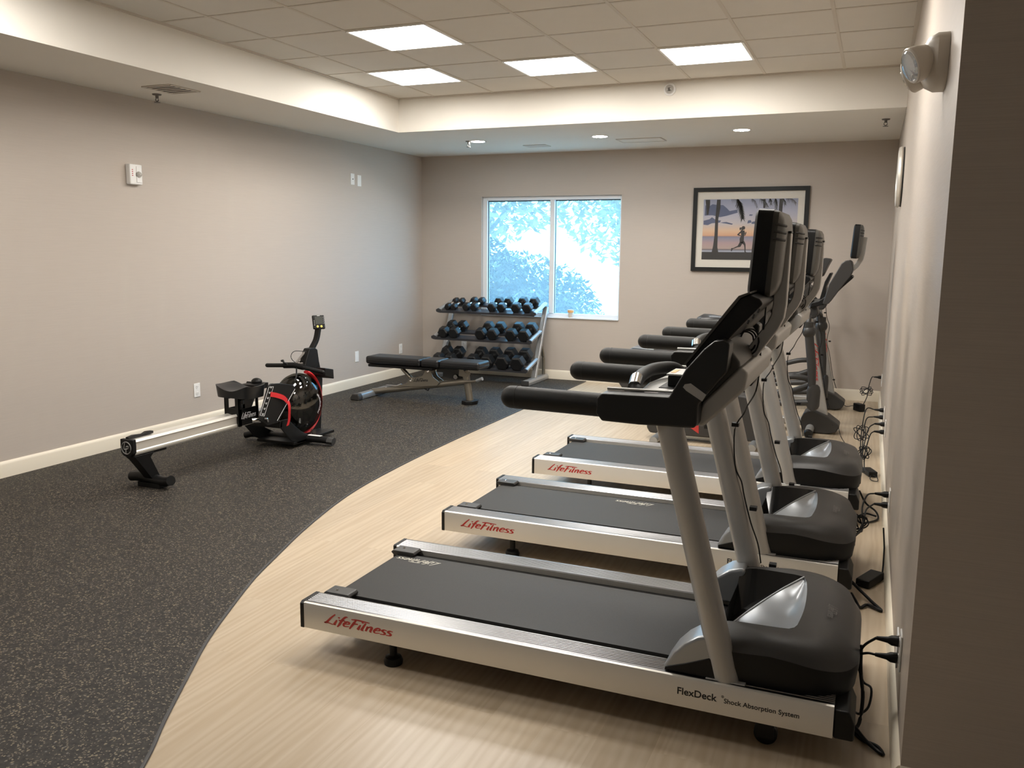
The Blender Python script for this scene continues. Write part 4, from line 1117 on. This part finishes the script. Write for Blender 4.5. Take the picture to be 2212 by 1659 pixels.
for i, (x, r) in enumerate(zip((-4.71, -4.628, -4.464, -4.362, -4.132, -4.010, -3.826, -3.684), (.040, .040, .048, .048, .055, .055, .060, .061))):
    dumbbell(x, 0, r, .075 + r * .4, '%sblack hex dumbbell with chrome handle, %s on the top rack tier' % (SZ[i], PLACE[i]))
P6 = PLACE[:5] + ['rightmost']
for i, (x, r) in enumerate(zip((-4.690, -4.548, -4.205, -4.052, -3.822, -3.660), (.068, .069, .071, .072, .075, .076))):
    dumbbell(x, 1, r, .085 + r * .3, 'black hex dumbbell with chrome handle, %s on the middle rack tier' % P6[i])
for i, (x, r) in enumerate(zip((-4.700, -4.545, -4.250, -4.070, -3.875, -3.690), (.076, .077, .082, .084, .088, .089))):
    dumbbell(x, 2, r, .09 + r * .3, 'large black hex dumbbell with chrome handle, %s on the bottom rack tier' % P6[i])

# ------------------------------------------------------------------ weight bench
t = thing('weight_bench', 'adjustable weight bench with black pads lying flat before the rack', 'weight bench', (0, 7.65, .006))
bm = NB(); prism(bm, [(-4.83, .0), (-4.74, .0), (-4.735, .03), (-4.75, .065), (-4.81, .065), (-4.835, .03)], -.28, .28, 'y'); rs = obj('rear_stabilizer', bm, 'scoop', t, bevel=.012, seg=3)
for s in (-1, 1):
    bm = NB(); prism(bm, [(-4.838, -.001), (-4.733, -.001), (-4.728, .03), (-4.745, .069), (-4.815, .069), (-4.842, .03)], s * .27, s * .345, 'y'); obj('rubber_end', bm, 'char', rs, bevel=.012, seg=3)
bm = NB(); tube(bm, [(-4.78, 0, .045), (-4.60, 0, .075), (-3.68, 0, .225)], .033, 12, up=(0, 1, 0), r2=.040); obj('main_beam', bm, 'pewter', t)
bm = NB(); tube(bm, [(-3.71, 0, .33), (-3.655, 0, .02)], .036, 20, up=(0, 1, 0)); fp = obj('front_post', bm, 'pewter', t)
bm = NB(); prism(bm, [(-3.715, -.075), (-3.66, -.10), (-3.60, -.075), (-3.575, 0), (-3.60, .075), (-3.66, .10), (-3.715, .075), (-3.74, 0)], -.0005, .038, 'z'); obj('rubber_foot', bm, 'black', fp, bevel=.006)
bm = NB(); prism(bm, [(-3.76, .28), (-3.755, .35), (-3.735, .365), (-3.715, .35), (-3.69, .315), (-3.665, .31), (-3.64, .335), (-3.635, .30), (-3.67, .27)], -.045, -.037, 'y'); obj('post_bracket', bm, 'pewter', fp)
bm = NB(); tube(bm, [(-3.69, -.04, .225), (-3.60, -.05, .235), (-3.56, -.06, .245), (-3.50, -.07, .268)], .014, 12, 4); lh = obj('lift_handle', bm, 'pewter', t)
bm = NB(); tube(bm, [(-3.555, -.061, .246), (-3.49, -.071, .272)], .018, 14); obj('handle_grip', bm, 'scoop', lh)
pl = [(-4.54, .115), (-4.37, .155), (-4.335, .185), (-4.31, .235), (-4.25, .230), (-4.17, .250), (-4.125, .32), (-4.11, .335), (-4.09, .335), (-4.075, .315), (-4.045, .25), (-3.97, .20), (-4.0, .165)]
for s in (-1, 1):
    bm = NB(); prism(bm, pl, s * .052, s * .044, 'y'); sp_ = obj('side_plate', bm, 'pewter', t, bevel=.001)
    bm = NB()
    for px_, pz_ in ((-4.30, .205), (-4.10, .312)): lathe(bm, [(0, s * .052), (.018, s * .052), (.016, s * .060), (.007, s * .060), (0, s * .056)], (px_, 0, pz_), 'y', 16)
    obj('pivot_bolt', bm, 'chrome', sp_)
    if s < 0:
        bm = NB(); script(bm, lambda x, y_: (-4.265 + x * .045, -.0535, .190 + y_ * .035 + x * .003), w=.06); obj('plate_logo', bm, 'ink', sp_)
bm = NB(); tube(bm, [(-4.31, 0, .20), (-4.43, 0, .31)], .020, 12); obj('back_strut', bm, 'pewter', t)
bm = NB(); box(bm, -4.62, -4.50, -.02, .02, .09, .125); tube(bm, [(-4.50, 0, .12), (-4.44, 0, .145)], .006, 8); obj('latch', bm, 'chrome', t)
bm = NB(); prism(bm, [(-3.98, .25), (-3.80, .22), (-3.74, .235), (-3.72, .30), (-3.98, .33)], .04, .048, 'y'); box(bm, -4.02, -3.72, -.02, .04, .30, .335); obj('seat_bracket', bm, 'char', t)
bm = NB(); lathe(bm, [(0, -.01), (.022, -.01), (.022, .02), (0, .02)], (-3.80, -.03, .265), 'y', 16); obj('adjust_knob', bm, 'chrome', t)
bm = NB(); tube(bm, [(-4.17, 0, .155), (-4.165, 0, .115), (-4.13, 0, .10), (-4.11, 0, .135), (-4.11, 0, .165)], .008, 8); obj('beam_hook', bm, 'slot', t)
bm = NB(); box(bm, -4.765, -4.02, -.115, .115, .322, .350); obj('back_frame', bm, 'black', t, bevel=.006)
def pad(x0, x1, name, zt=.432):
    bm = NB(); box(bm, x0, x1, -.135, .135, zt - .078, zt)
    return obj(name, bm, 'vinyl', t, bevel=.024, seg=4)
def seam(o, x0, x1, z):
    bm = NB()
    rp_ = [(x0 + .02, -.1365), (x1 - .02, -.1365), (x1 + .001, -.11), (x1 + .001, .11), (x1 - .02, .1365), (x0 + .02, .1365), (x0 - .001, .11), (x0 - .001, -.11), (x0 + .02, -.1365)]
    tube(bm, [(a, b, z) for a, b in rp_], .004, 6); obj('seam', bm, 'black', o)
for x0, x1, nm in ((-4.785, -4.150, 'back_pad'), (-4.145, -3.945, 'middle_pad'), (-3.935, -3.500, 'seat_pad')):
    o = pad(x0, x1, nm); seam(o, x0, x1, .388)

# ------------------------------------------------------------------ rowing machine
t = thing('rowing_machine', 'black and silver water rowing machine with red strap by the left wall', 'rowing machine', (-4.20, 0, .006))
bm = NB()
prism(bm, [(-.040, .243), (.040, .243), (.046, .255), (.046, .266), (.040, .272), (.040, .318), (.048, .326), (.040, .342), (.022, .338), (.0, .334), (-.022, .338), (-.040, .342), (-.048, .326), (-.040, .318), (-.040, .272), (-.046, .266), (-.046, .255)], 3.90, 5.32, 'y')
obj('seat_rail', bm, 'alu', t, ang=25)
bm = NB(); prism(bm, [(-.050, .26), (-.03, .238), (.03, .238), (.050, .26), (.052, .30), (.050, .345), (-.050, .345), (-.052, .30)], 3.875, 3.905, 'y'); ec = obj('rail_end_cap', bm, 'black', t, bevel=.004)
bm = NB()
tube(bm, [(.038 * math.cos(a), 3.8725, .292 + .038 * math.sin(a)) for a in [2 * PI * k / 24 for k in range(25)]], .003, 6)
tube(bm, [(-.010, 3.8725, .325), (-.018, 3.8725, .285), (.004, 3.8725, .285), (.018, 3.8725, .296)], .0035, 6, 3); tube(bm, [(.02, 3.8725, .302), (0, 3.8725, .30), (-.004, 3.8725, .262)], .0035, 6, 3)
obj('round_emblem', bm, 'silver', ec)
bm = NB(); prism(bm, [(3.90, .343), (3.90, .352), (3.945, .358), (4.02, .352), (4.05, .362), (4.10, .358), (4.10, .343)], -.03, -.005, 'x'); obj('seat_stop', bm, 'black', t)
bm = NB(); loft(bm, [[(-w, yy - l, z), (w, yy - l, z), (w, yy + l, z), (-w, yy + l, z)] for z, yy, w, l in ((.236, 3.975, .040, .085), (.205, 3.975, .036, .055), (.05, 4.075, .032, .035))])
box(bm, -.03, .03, 3.98, 4.17, .224, .241); rl = obj('rear_leg', bm, 'black', t, bevel=.004)
bm = NB(); tube(bm, [(-.165, 4.06, .052), (-.10, 4.06, .058), (0, 4.065, .050), (.10, 4.06, .046), (.165, 4.055, .058)], .036, 16, 4, r2=.032)
box(bm, -.09, .09, 4.03, 4.10, 0, .03); obj('rear_foot_bar', bm, 'black', t)
# seat and carriage
bm = NB()
for (yy, za, zb) in ():
    pass
nx, ny = 14, 10
for side in (0,):
    top, bot = [], []
    for i in range(nx + 1):
        r_t, r_b = [], []
        for j in range(ny + 1):
            a = -1 + 2 * i / nx; b = -1 + 2 * j / ny
            sx = .165 * a; sy = 4.93 + .115 * b
            q = (abs(a) ** 4 + abs(b) ** 4) ** .25
            if q > 1: sx, sy = .165 * a / q, 4.93 + .115 * b / q
            z = .512 + .022 * math.cos(a * PI) * -1 * .6 + .018 * abs(a) ** 2 + .010 * b * b - .02 * max(0, q - .85)
            r_t.append((sx, sy, z)); r_b.append((sx * .93, 4.93 + (sy - 4.93) * .93, .455))
        top.append(r_t); bot.append(r_b)
    vt = [[bm.verts.new(p_) for p_ in r_] for r_ in top]; vb = [[bm.verts.new(p_) for p_ in r_] for r_ in bot]
    for i in range(nx):
        for j in range(ny):
            bm.faces.new((vt[i][j], vt[i + 1][j], vt[i + 1][j + 1], vt[i][j + 1])); bm.faces.new((vb[i][j], vb[i][j + 1], vb[i + 1][j + 1], vb[i + 1][j]))
    for i in range(nx):
        bm.faces.new((vt[i][0], vb[i][0], vb[i + 1][0], vt[i + 1][0])); bm.faces.new((vt[i][ny], vt[i + 1][ny], vb[i + 1][ny], vb[i][ny]))
    for j in range(ny):
        bm.faces.new((vt[0][j], vt[0][j + 1], vb[0][j + 1], vb[0][j])); bm.faces.new((vt[nx][j], vb[nx][j], vb[nx][j + 1], vt[nx][j + 1]))
st = obj('rower_seat', bm, 'vinyl', t, ang=60)
bm = NB()
for s in (-1, 1):
    x0, x1 = (s * .062 - .004, s * .062 + .004)
    box(bm, x0, x1, 4.83, 4.855, .25, .47); box(bm, x0, x1, 5.015, 5.04, .25, .47); box(bm, x0, x1, 4.83, 5.04, .44, .47); box(bm, x0, x1, 4.83, 5.04, .255, .375)
box(bm, -.066, .066, 4.830, 4.836, .25, .38); box(bm, -.066, -.03, 4.830, 4.836, .38, .47); box(bm, .03, .066, 4.830, 4.836, .38, .47)
ca = obj('seat_carriage', bm, 'black', st)
bm = NB(); script(bm, lambda x, y_: (.0668, 4.848 + x * .044, .305 + y_ * .042), w=.055); obj('carriage_logo', bm, 'whitebit', st)
# tank
TY, TZ, TR = 5.60, .295, .242
bm = NB()
prof = []
for k in range(15):
    a = -PI / 2 + PI * k / 14
    prof.append((TR * max(0.02, math.cos(a)) ** .8, .150 * math.sin(a)))
lathe(bm, prof, (0.0, TY, TZ), 'x', 48); tk = obj('water_tank', bm, 'tank', t)
bm = NB(); lathe(bm, [(r_ * .93, h_ * .9) for r_, h_ in prof if h_ <= .02], (-.005, TY, TZ), 'x', 40); obj('tank_core', bm, 'tankin', tk)
bm = NB()
for k in range(6):
    a = k * PI / 3 + .3
    bm_pts = [(.02, TY + .03 * math.cos(a), TZ + .03 * math.sin(a)), (.03, TY + .17 * math.cos(a + .12), TZ + .17 * math.sin(a + .12))]
    tube(bm, bm_pts, .03, 4, up=(1, 0, 0), r2=.004, square=True)
obj('paddle', bm, 'silver2', tk)
bm = NB(); tube(bm, [(.028, TY + (TR + .014) * math.cos(a), TZ + (TR + .014) * math.sin(a)) for a in [math.radians(72 - 6 * k) for k in range(32)]], .014, 12, up=(1, 0, 0), r2=.024); obj('red_tank_ring', bm, 'strap', tk)
bm = NB()
for k in range(18):
    a = -.9 + k * .105
    c_, s_ = math.cos(a), math.sin(a)
    q = .085
    l = .020 if k % 3 == 0 else .013
    tube(bm, [(.148, TY + q * c_, TZ + q * s_), (.1445, TY + (q + l) * c_, TZ + (q + l) * s_)], .0013, 5)
tube(bm, [(.1465, TY + .095 * math.cos(a), TZ + .095 * math.sin(a)) for a in [-.9 + .105 * k for k in range(18)]], .0008, 5)
obj('level_scale', bm, 'whitebit', tk)
bm = NB()
rnd = random.Random(3)
# frame around the tank
bm = NB()
for s in (-1, 1):
    prism(bm, [(5.27, .07), (5.36, .03), (5.64, .03), (5.52, .06), (5.40, .12), (5.33, .17), (5.24, .245), (5.16, .25), (5.14, .20)], s * .175, s * .167, 'x')
prism(bm, [(5.74, .03), (5.86, .03), (5.90, .45), (5.86, .60), (5.80, .60), (5.83, .40)], -.03, .03, 'x')
box(bm, -.175, .175, 5.30, 5.84, .028, .05); box(bm, -.175, .175, 5.14, 5.17, .19, .245)
obj('tank_frame', bm, 'black', t, bevel=.004)
bm = NB(); prism(bm, [(5.78, .50), (5.905, .46), (5.90, .54), (5.78, .565)], .0, .14, 'x'); obj('rear_guard', bm, 'black', t, bevel=.006)
# mast
bm = NB(); prism(bm, [(5.60, .585), (5.80, .555), (5.86, .57), (5.835, .705), (5.80, .722), (5.735, .722), (5.715, .70), (5.665, .60)], -.028, .034, 'x'); obj('mast_base', bm, 'black', t, bevel=.006)
bm = NB(); tube(bm, [(0, 5.80, .71), (0, 5.865, .78), (0, 5.895, .86), (0, 5.90, .885)], .014, 4, 4, up=(1, 0, 0), r2=.022, square=True); obj('monitor_post', bm, 'black', t, bevel=.003)
mt = Matrix.Translation((0.0, 5.905, .92)) @ Matrix.Rotation(math.radians(55), 4, 'Z') @ Matrix.Rotation(math.radians(-16), 4, 'X')
bm = NB(); box(bm, -.050, .050, -.012, .014, -.058, .058); bm.transform(mt); mo = obj('rower_monitor', bm, 'black', t, bevel=.008)
bm = NB(); box(bm, -.032, .034, -.0128, -.0122, -.018, .046); bm.transform(mt); obj('lcd_screen', bm, 'lcd', mo)
bm = NB()
for q in (-.016, .016): lathe(bm, [(0, -.0145), (.009, -.014), (.010, -.0122), (0, -.0122)], (q, 0, -.037), 'y', 12)
bm.transform(mt); obj('yellow_keys', bm, 'yellow', mo)
bm = NB()
for k in range(4):
    box(bm, .038, .043, -.013, -.0122, .036 - k * .016, .040 - k * .016); box(bm, -.043, -.038, -.013, -.0122, .010 - k * .012, .013 - k * .012)
box(bm, -.012, .012, -.013, -.0122, .050, .053)
bm.transform(mt); obj('key_labels', bm, 'whitebit', mo)
# handle, rope arm
bm = NB(); capsule(bm, (-.245, 5.545, .592), (-.05, 5.56, .602), .0165, 14); hb = obj('rowing_handle', bm, 'foam', t)
bm = NB(); capsule(bm, (.245, 5.60, .560), (.03, 5.57, .598), .0165, 14); tube(bm, [(-.09, 5.555, .600), (0, 5.57, .604), (.08, 5.58, .592)], .024, 14); obj('handle_centre', bm, 'black', hb)
bm = NB(); tube(bm, [(-.015, 5.60, .61), (-.012, 5.67, .66), (-.008, 5.745, .71)], .009, 8); tube(bm, [(.0, 5.59, .60), (.0, 5.66, .61), (0, 5.72, .60)], .008, 8); obj('handle_rope_guide', bm, 'gun', hb)
bm = NB(); tube(bm, [(-.03, 5.57, .60), (-.07, 5.53, .625), (-.085, 5.54, .640), (-.10, 5.53, .635)], .008, 8, 3); obj('handle_hook', bm, 'black', hb)
bm = NB(); tube(bm, [(.02, 5.70, .70), (-.05, 5.64, .705), (-.07, 5.62, .66), (-.05, 5.65, .615), (0, 5.68, .63)], .003, 6, 5); obj('monitor_cable', bm, 'black', t)
bm = NB(); tube(bm, [(.03, 5.555, .585), (.05, 5.52, .52), (.06, 5.47, .47), (.08, 5.38, .455), (.09, 5.26, .455)], .006, 8, 5); obj('cord_loop', bm, 'black', t)
# foot plates
for s in (-1, 1):
    fr_ = Matrix.Translation((s * .115, 5.135, .385)) @ Matrix.Rotation(math.radians(-58), 4, 'X')
    bm = NB(); box(bm, -.060, .060, -.120, .150, -.008, .008); bm.transform(Matrix.Translation((s * .115, 5.135, .385)) @ Matrix.Rotation(math.radians(58), 4, 'X')); fo = obj('foot_plate', bm, 'black', t, bevel=.006)
MP = Matrix.Translation((.115, 5.135, .385)) @ Matrix.Rotation(math.radians(58), 4, 'X')
bm = NB(); box(bm, .005, .055, -.110, .120, .0085, .0095)
bm.transform(MP)
bm.free()
# side cover carrying the foot guide print (faces +X)
bm = NB(); prism(bm, [(4.955, .30), (5.045, .245), (5.17, .245), (5.385, .47), (5.36, .50), (5.20, .535), (5.10, .545), (5.07, .53)], .182, .196, 'x'); sc_ = obj('side_cover', bm, 'black', t, bevel=.005); sc_.location.y = -.07
bm = NB()
for a, b in (((5.075, .525), (4.965, .335)), ((4.965, .335), (5.010, .322)), ((5.010, .322), (5.125, .520)), ((5.125, .520), (5.075, .525)), ((5.375, .465), (5.155, .262))):
    tube(bm, [(.1965, a[0], a[1]), (.1965, b[0], b[1])], .0014, 5)
for k in range(6):
    cy, cz = 4.992 + k * .0205, .335 + k * .036
    tube(bm, [(.1965, cy - .008, cz + .006), (.1965, cy + .004, cz - .004), (.1965, cy + .014, cz + .008)], .0016, 5)
    tube(bm, [(.1965, cy - .003, cz + .012), (.1965, cy + .004, cz + .002)], .0016, 5)
obj('foot_guide_print', bm, 'whitebit', sc_)
def ribbon(bm, pts, wvec, th=.002):
    P = smooth_path(pts, 5); w_ = Vector(wvec)
    loft(bm, [[p_ - w_, p_ + w_, p_ + w_ + Vector((th, 0, 0)), p_ - w_ + Vector((th, 0, 0))] for p_ in P])
bm = NB(); ribbon(bm, [(.199, 5.085, .470), (.204, 5.15, .452), (.212, 5.215, .425), (.214, 5.255, .392)], (0, .004, .017)); ribbon(bm, [(.216, 5.262, .392), (.224, 5.265, .35), (.216, 5.272, .29), (.208, 5.277, .245), (.203, 5.265, .205)], (0, .014, .002))
obj('foot_strap', bm, 'strap', sc_)
bm = NB(); tube(bm, [(.200, 5.045, .275), (.204, 5.03, .300), (.200, 5.00, .305)], .008, 8); tube(bm, [(.115, 4.97, .29), (.150, 5.02, .285)], .02, 10); obj('rail_clamp', bm, 'chrome', sc_)
bm = NB(); sphere(bm, (-.09, 5.22, .515), .036, 1.2, 1, .8); box(bm, -.16, -.03, 5.12, 5.28, .465, .505); obj('far_foot_cradle', bm, 'black', t)
# front stabilizer
bm = NB(); tube(bm, [(-.385, 5.42, .035), (-.30, 5.44, .050), (0, 5.47, .048), (.30, 5.50, .044), (.385, 5.51, .036)], .036, 16, 4, r2=.027); fs = obj('front_foot_bar', bm, 'black', t)
bm = NB(); tube(bm, [(.345, 5.505, .040), (.392, 5.512, .036)], .040, 8, r2=.030); obj('foot_end_cap', bm, 'char', fs)
bm = NB(); box(bm, .17, .29, 5.475, 5.51, .0725, .0745); obj('warning_sticker', bm, 'plate', fs)
bm = NB(); lathe(bm, [(0, -.012), (.024, -.012), (.027, 0), (.024, .012), (0, .012)], (.14, 5.60, .075), 'x', 18); obj('transport_wheel', bm, 'clear_plastic', t)

# ------------------------------------------------------------------ power cords, plugs and bricks by the right wall
def cord(own, pts, plug=None, r=.0042, loops=None):
    base = own.location.copy()
    bm = NB(); tube(bm, [Vector(p_) - base for p_ in pts], r, 8, 5); t = obj('power_cord', bm, 'black', own)
    if plug:
        y, z = plug; x = wx(y)
        bm = NB(); tube(bm, [Vector((x - .010, y, z)) - base, Vector((x - .030, y, z)) - base, Vector((x - .042, y, z)) - base, Vector((x - .075, y, z)) - base], [.017, .016, .010, .006], 10); obj('plug', bm, 'black', t)
    for (c, a, b, tz) in (loops or []):
        bm = NB()
        for k in range(4):
            an = k * .55 + tz
            u = Vector((math.cos(an), math.sin(an) * .5, math.sin(an) * .8)).normalized(); v = Vector((-.2, .6, .75)).normalized()
            v = (v - u * v.dot(u)).normalized()
            tube(bm, [Vector(c) - base + u * (a * math.cos(q)) + v * (b * (1 - .12 * k) * math.sin(q)) for q in [2 * PI * i / 12 for i in range(13)]], r * .8, 6, 3)
        obj('tied_coil', bm, 'black', t)
    return t
x1 = wx(2.84)
cord(T1, [(.03, 2.86, .25), (.045, 2.85, .285), (x1 - .075, 2.84, .318)], (2.84, .318))
cord(T1, [(.030, 2.86, .245), (.055, 2.85, .258), (x1 - .075, 2.84, .262)], (2.84, .262))
cord(T1, [(.034, 2.90, .26), (.038, 2.88, .18), (.05, 2.86, .10), (.045, 2.84, .02), (.03, 2.80, .008), (.06, 2.76, .006), (.10, 2.74, .006), (.115, 2.70, .006), (.07, 2.74, .014), (.035, 2.80, .02)], r=.006)
cord(T1, [(.030, 2.95, .16), (.05, 2.97, .10), (.075, 2.93, .10), (.07, 2.90, .05), (.045, 2.88, .03), (.03, 2.92, .012)], r=.004)
x2 = wx(4.72)
cord(T2, [(-.01, 4.30, .19), (.02, 4.42, .20), (.01, 4.55, .26), (.03, 4.66, .30), (x2 - .075, 4.72, .298)], (4.72, .298), loops=[((.0, 4.45, .21), .045, .03, .2)])
cord(T2, [(-.01, 4.33, .18), (.02, 4.45, .22), (.03, 4.60, .24), (x2 - .075, 4.72, .242)], (4.72, .242))
cord(T2, [(-.012, 4.05, .05), (.03, 4.00, .03), (.08, 3.93, .012), (.115, 3.86, .008), (.06, 3.90, .010), (.03, 3.86, .008), (.01, 3.92, .012), (-.01, 3.98, .02)], r=.007)
t = thing('power_adapter', 'black rectangular power adapter on the floor beside the middle treadmill', 'power adapter', (.065, 4.20, 0), math.radians(-22))
bm = NB(); box(bm, -.033, .033, -.085, .085, .002, .040); bm.transform(Matrix.Rotation(math.radians(0), 4, 'X')); obj('adapter_body', bm, 'black', t, bevel=.006)
bm = NB(); tube(bm, [(.01, .085, .022), (.012, .115, .024), (.0, .15, .05), (-.02, .20, .12), (-.05, .25, .2)], [.010, .004, .004, .004, .004], 8); obj('mains_lead', bm, 'black', t)
bm = NB(); tube(bm, [(-.01, -.085, .02), (-.03, -.12, .02), (-.08, -.10, .02)], .003, 6, 4); obj('output_lead', bm, 'black', t)
cord(T3, [(-.010, 5.50, .10), (.03, 5.42, .05), (.085, 5.34, .03), (.10, 5.25, .012), (.06, 5.18, .008), (.01, 5.14, .008), (-.01, 5.22, .012), (.03, 5.30, .02), (.09, 5.28, .016)], r=.0055)
x3 = wx(6.55)
cord(T3, [(.0, 6.2, .05), (-.01, 6.35, .12), (0, 6.45, .22), (.02, 6.52, .30), (x3 - .075, 6.55, .328)], (6.55, .328), loops=[((.0, 6.38, .15), .05, .03, .5)])
cord(T3, [(.01, 6.22, .05), (.005, 6.40, .13), (.03, 6.50, .25), (x3 - .075, 6.55, .272)], (6.55, .272))
x4 = wx(7.15)
cord(EL1, [(-.02, 6.75, .03), (-.03, 6.95, .12), (-.02, 7.06, .28), (.0, 7.12, .34), (x4 - .075, 7.15, .328)], (7.15, .328), loops=[((-.03, 6.98, .17), .065, .035, .9)])
cord(EL1, [(-.01, 6.78, .03), (-.015, 7.0, .15), (.0, 7.1, .26), (x4 - .075, 7.15, .272)], (7.15, .272))
t = thing('power_adapter', 'black power adapter in the cord pile beyond the farthest treadmill', 'power adapter', (.045, 6.35, 0), math.radians(20))
bm = NB(); box(bm, -.03, .03, -.07, .07, .002, .040); obj('adapter_body', bm, 'black', t, bevel=.006)
bm = NB(); tube(bm, [(0, -.07, .02), (.01, -.12, .01), (-.02, -.2, .008), (-.05, -.16, .008), (-.03, -.1, .02)], .003, 6, 4); obj('output_lead', bm, 'black', t)
cord(EL1, [(-.215, 7.68, .07), (-.19, 7.60, .008), (-.15, 7.35, .005), (-.10, 7.1, .005), (-.06, 7.0, .005), (-.02, 6.8, .012)], r=.0028)
x5 = wx(9.15)
cord(EL2, [(-.04, 8.98, .06), (-.01, 9.02, .14), (.0, 9.05, .24), (.02, 9.1, .318), (x5 - .075, 9.15, .318)], (9.15, .318), loops=[((-.02, 9.03, .19), .06, .03, 2.4)])
t = thing('power_adapter', 'small black power adapter on the floor near the back right corner', 'power adapter', (-.075, 8.95, 0), math.radians(35))
bm = NB(); box(bm, -.032, .032, -.055, .055, .002, .075); obj('adapter_body', bm, 'black', t, bevel=.008)
cord(EL2, [(-.215, 8.95, .05), (-.18, 8.93, .04), (-.13, 8.95, .05), (-.105, 8.93, .03)], r=.003)
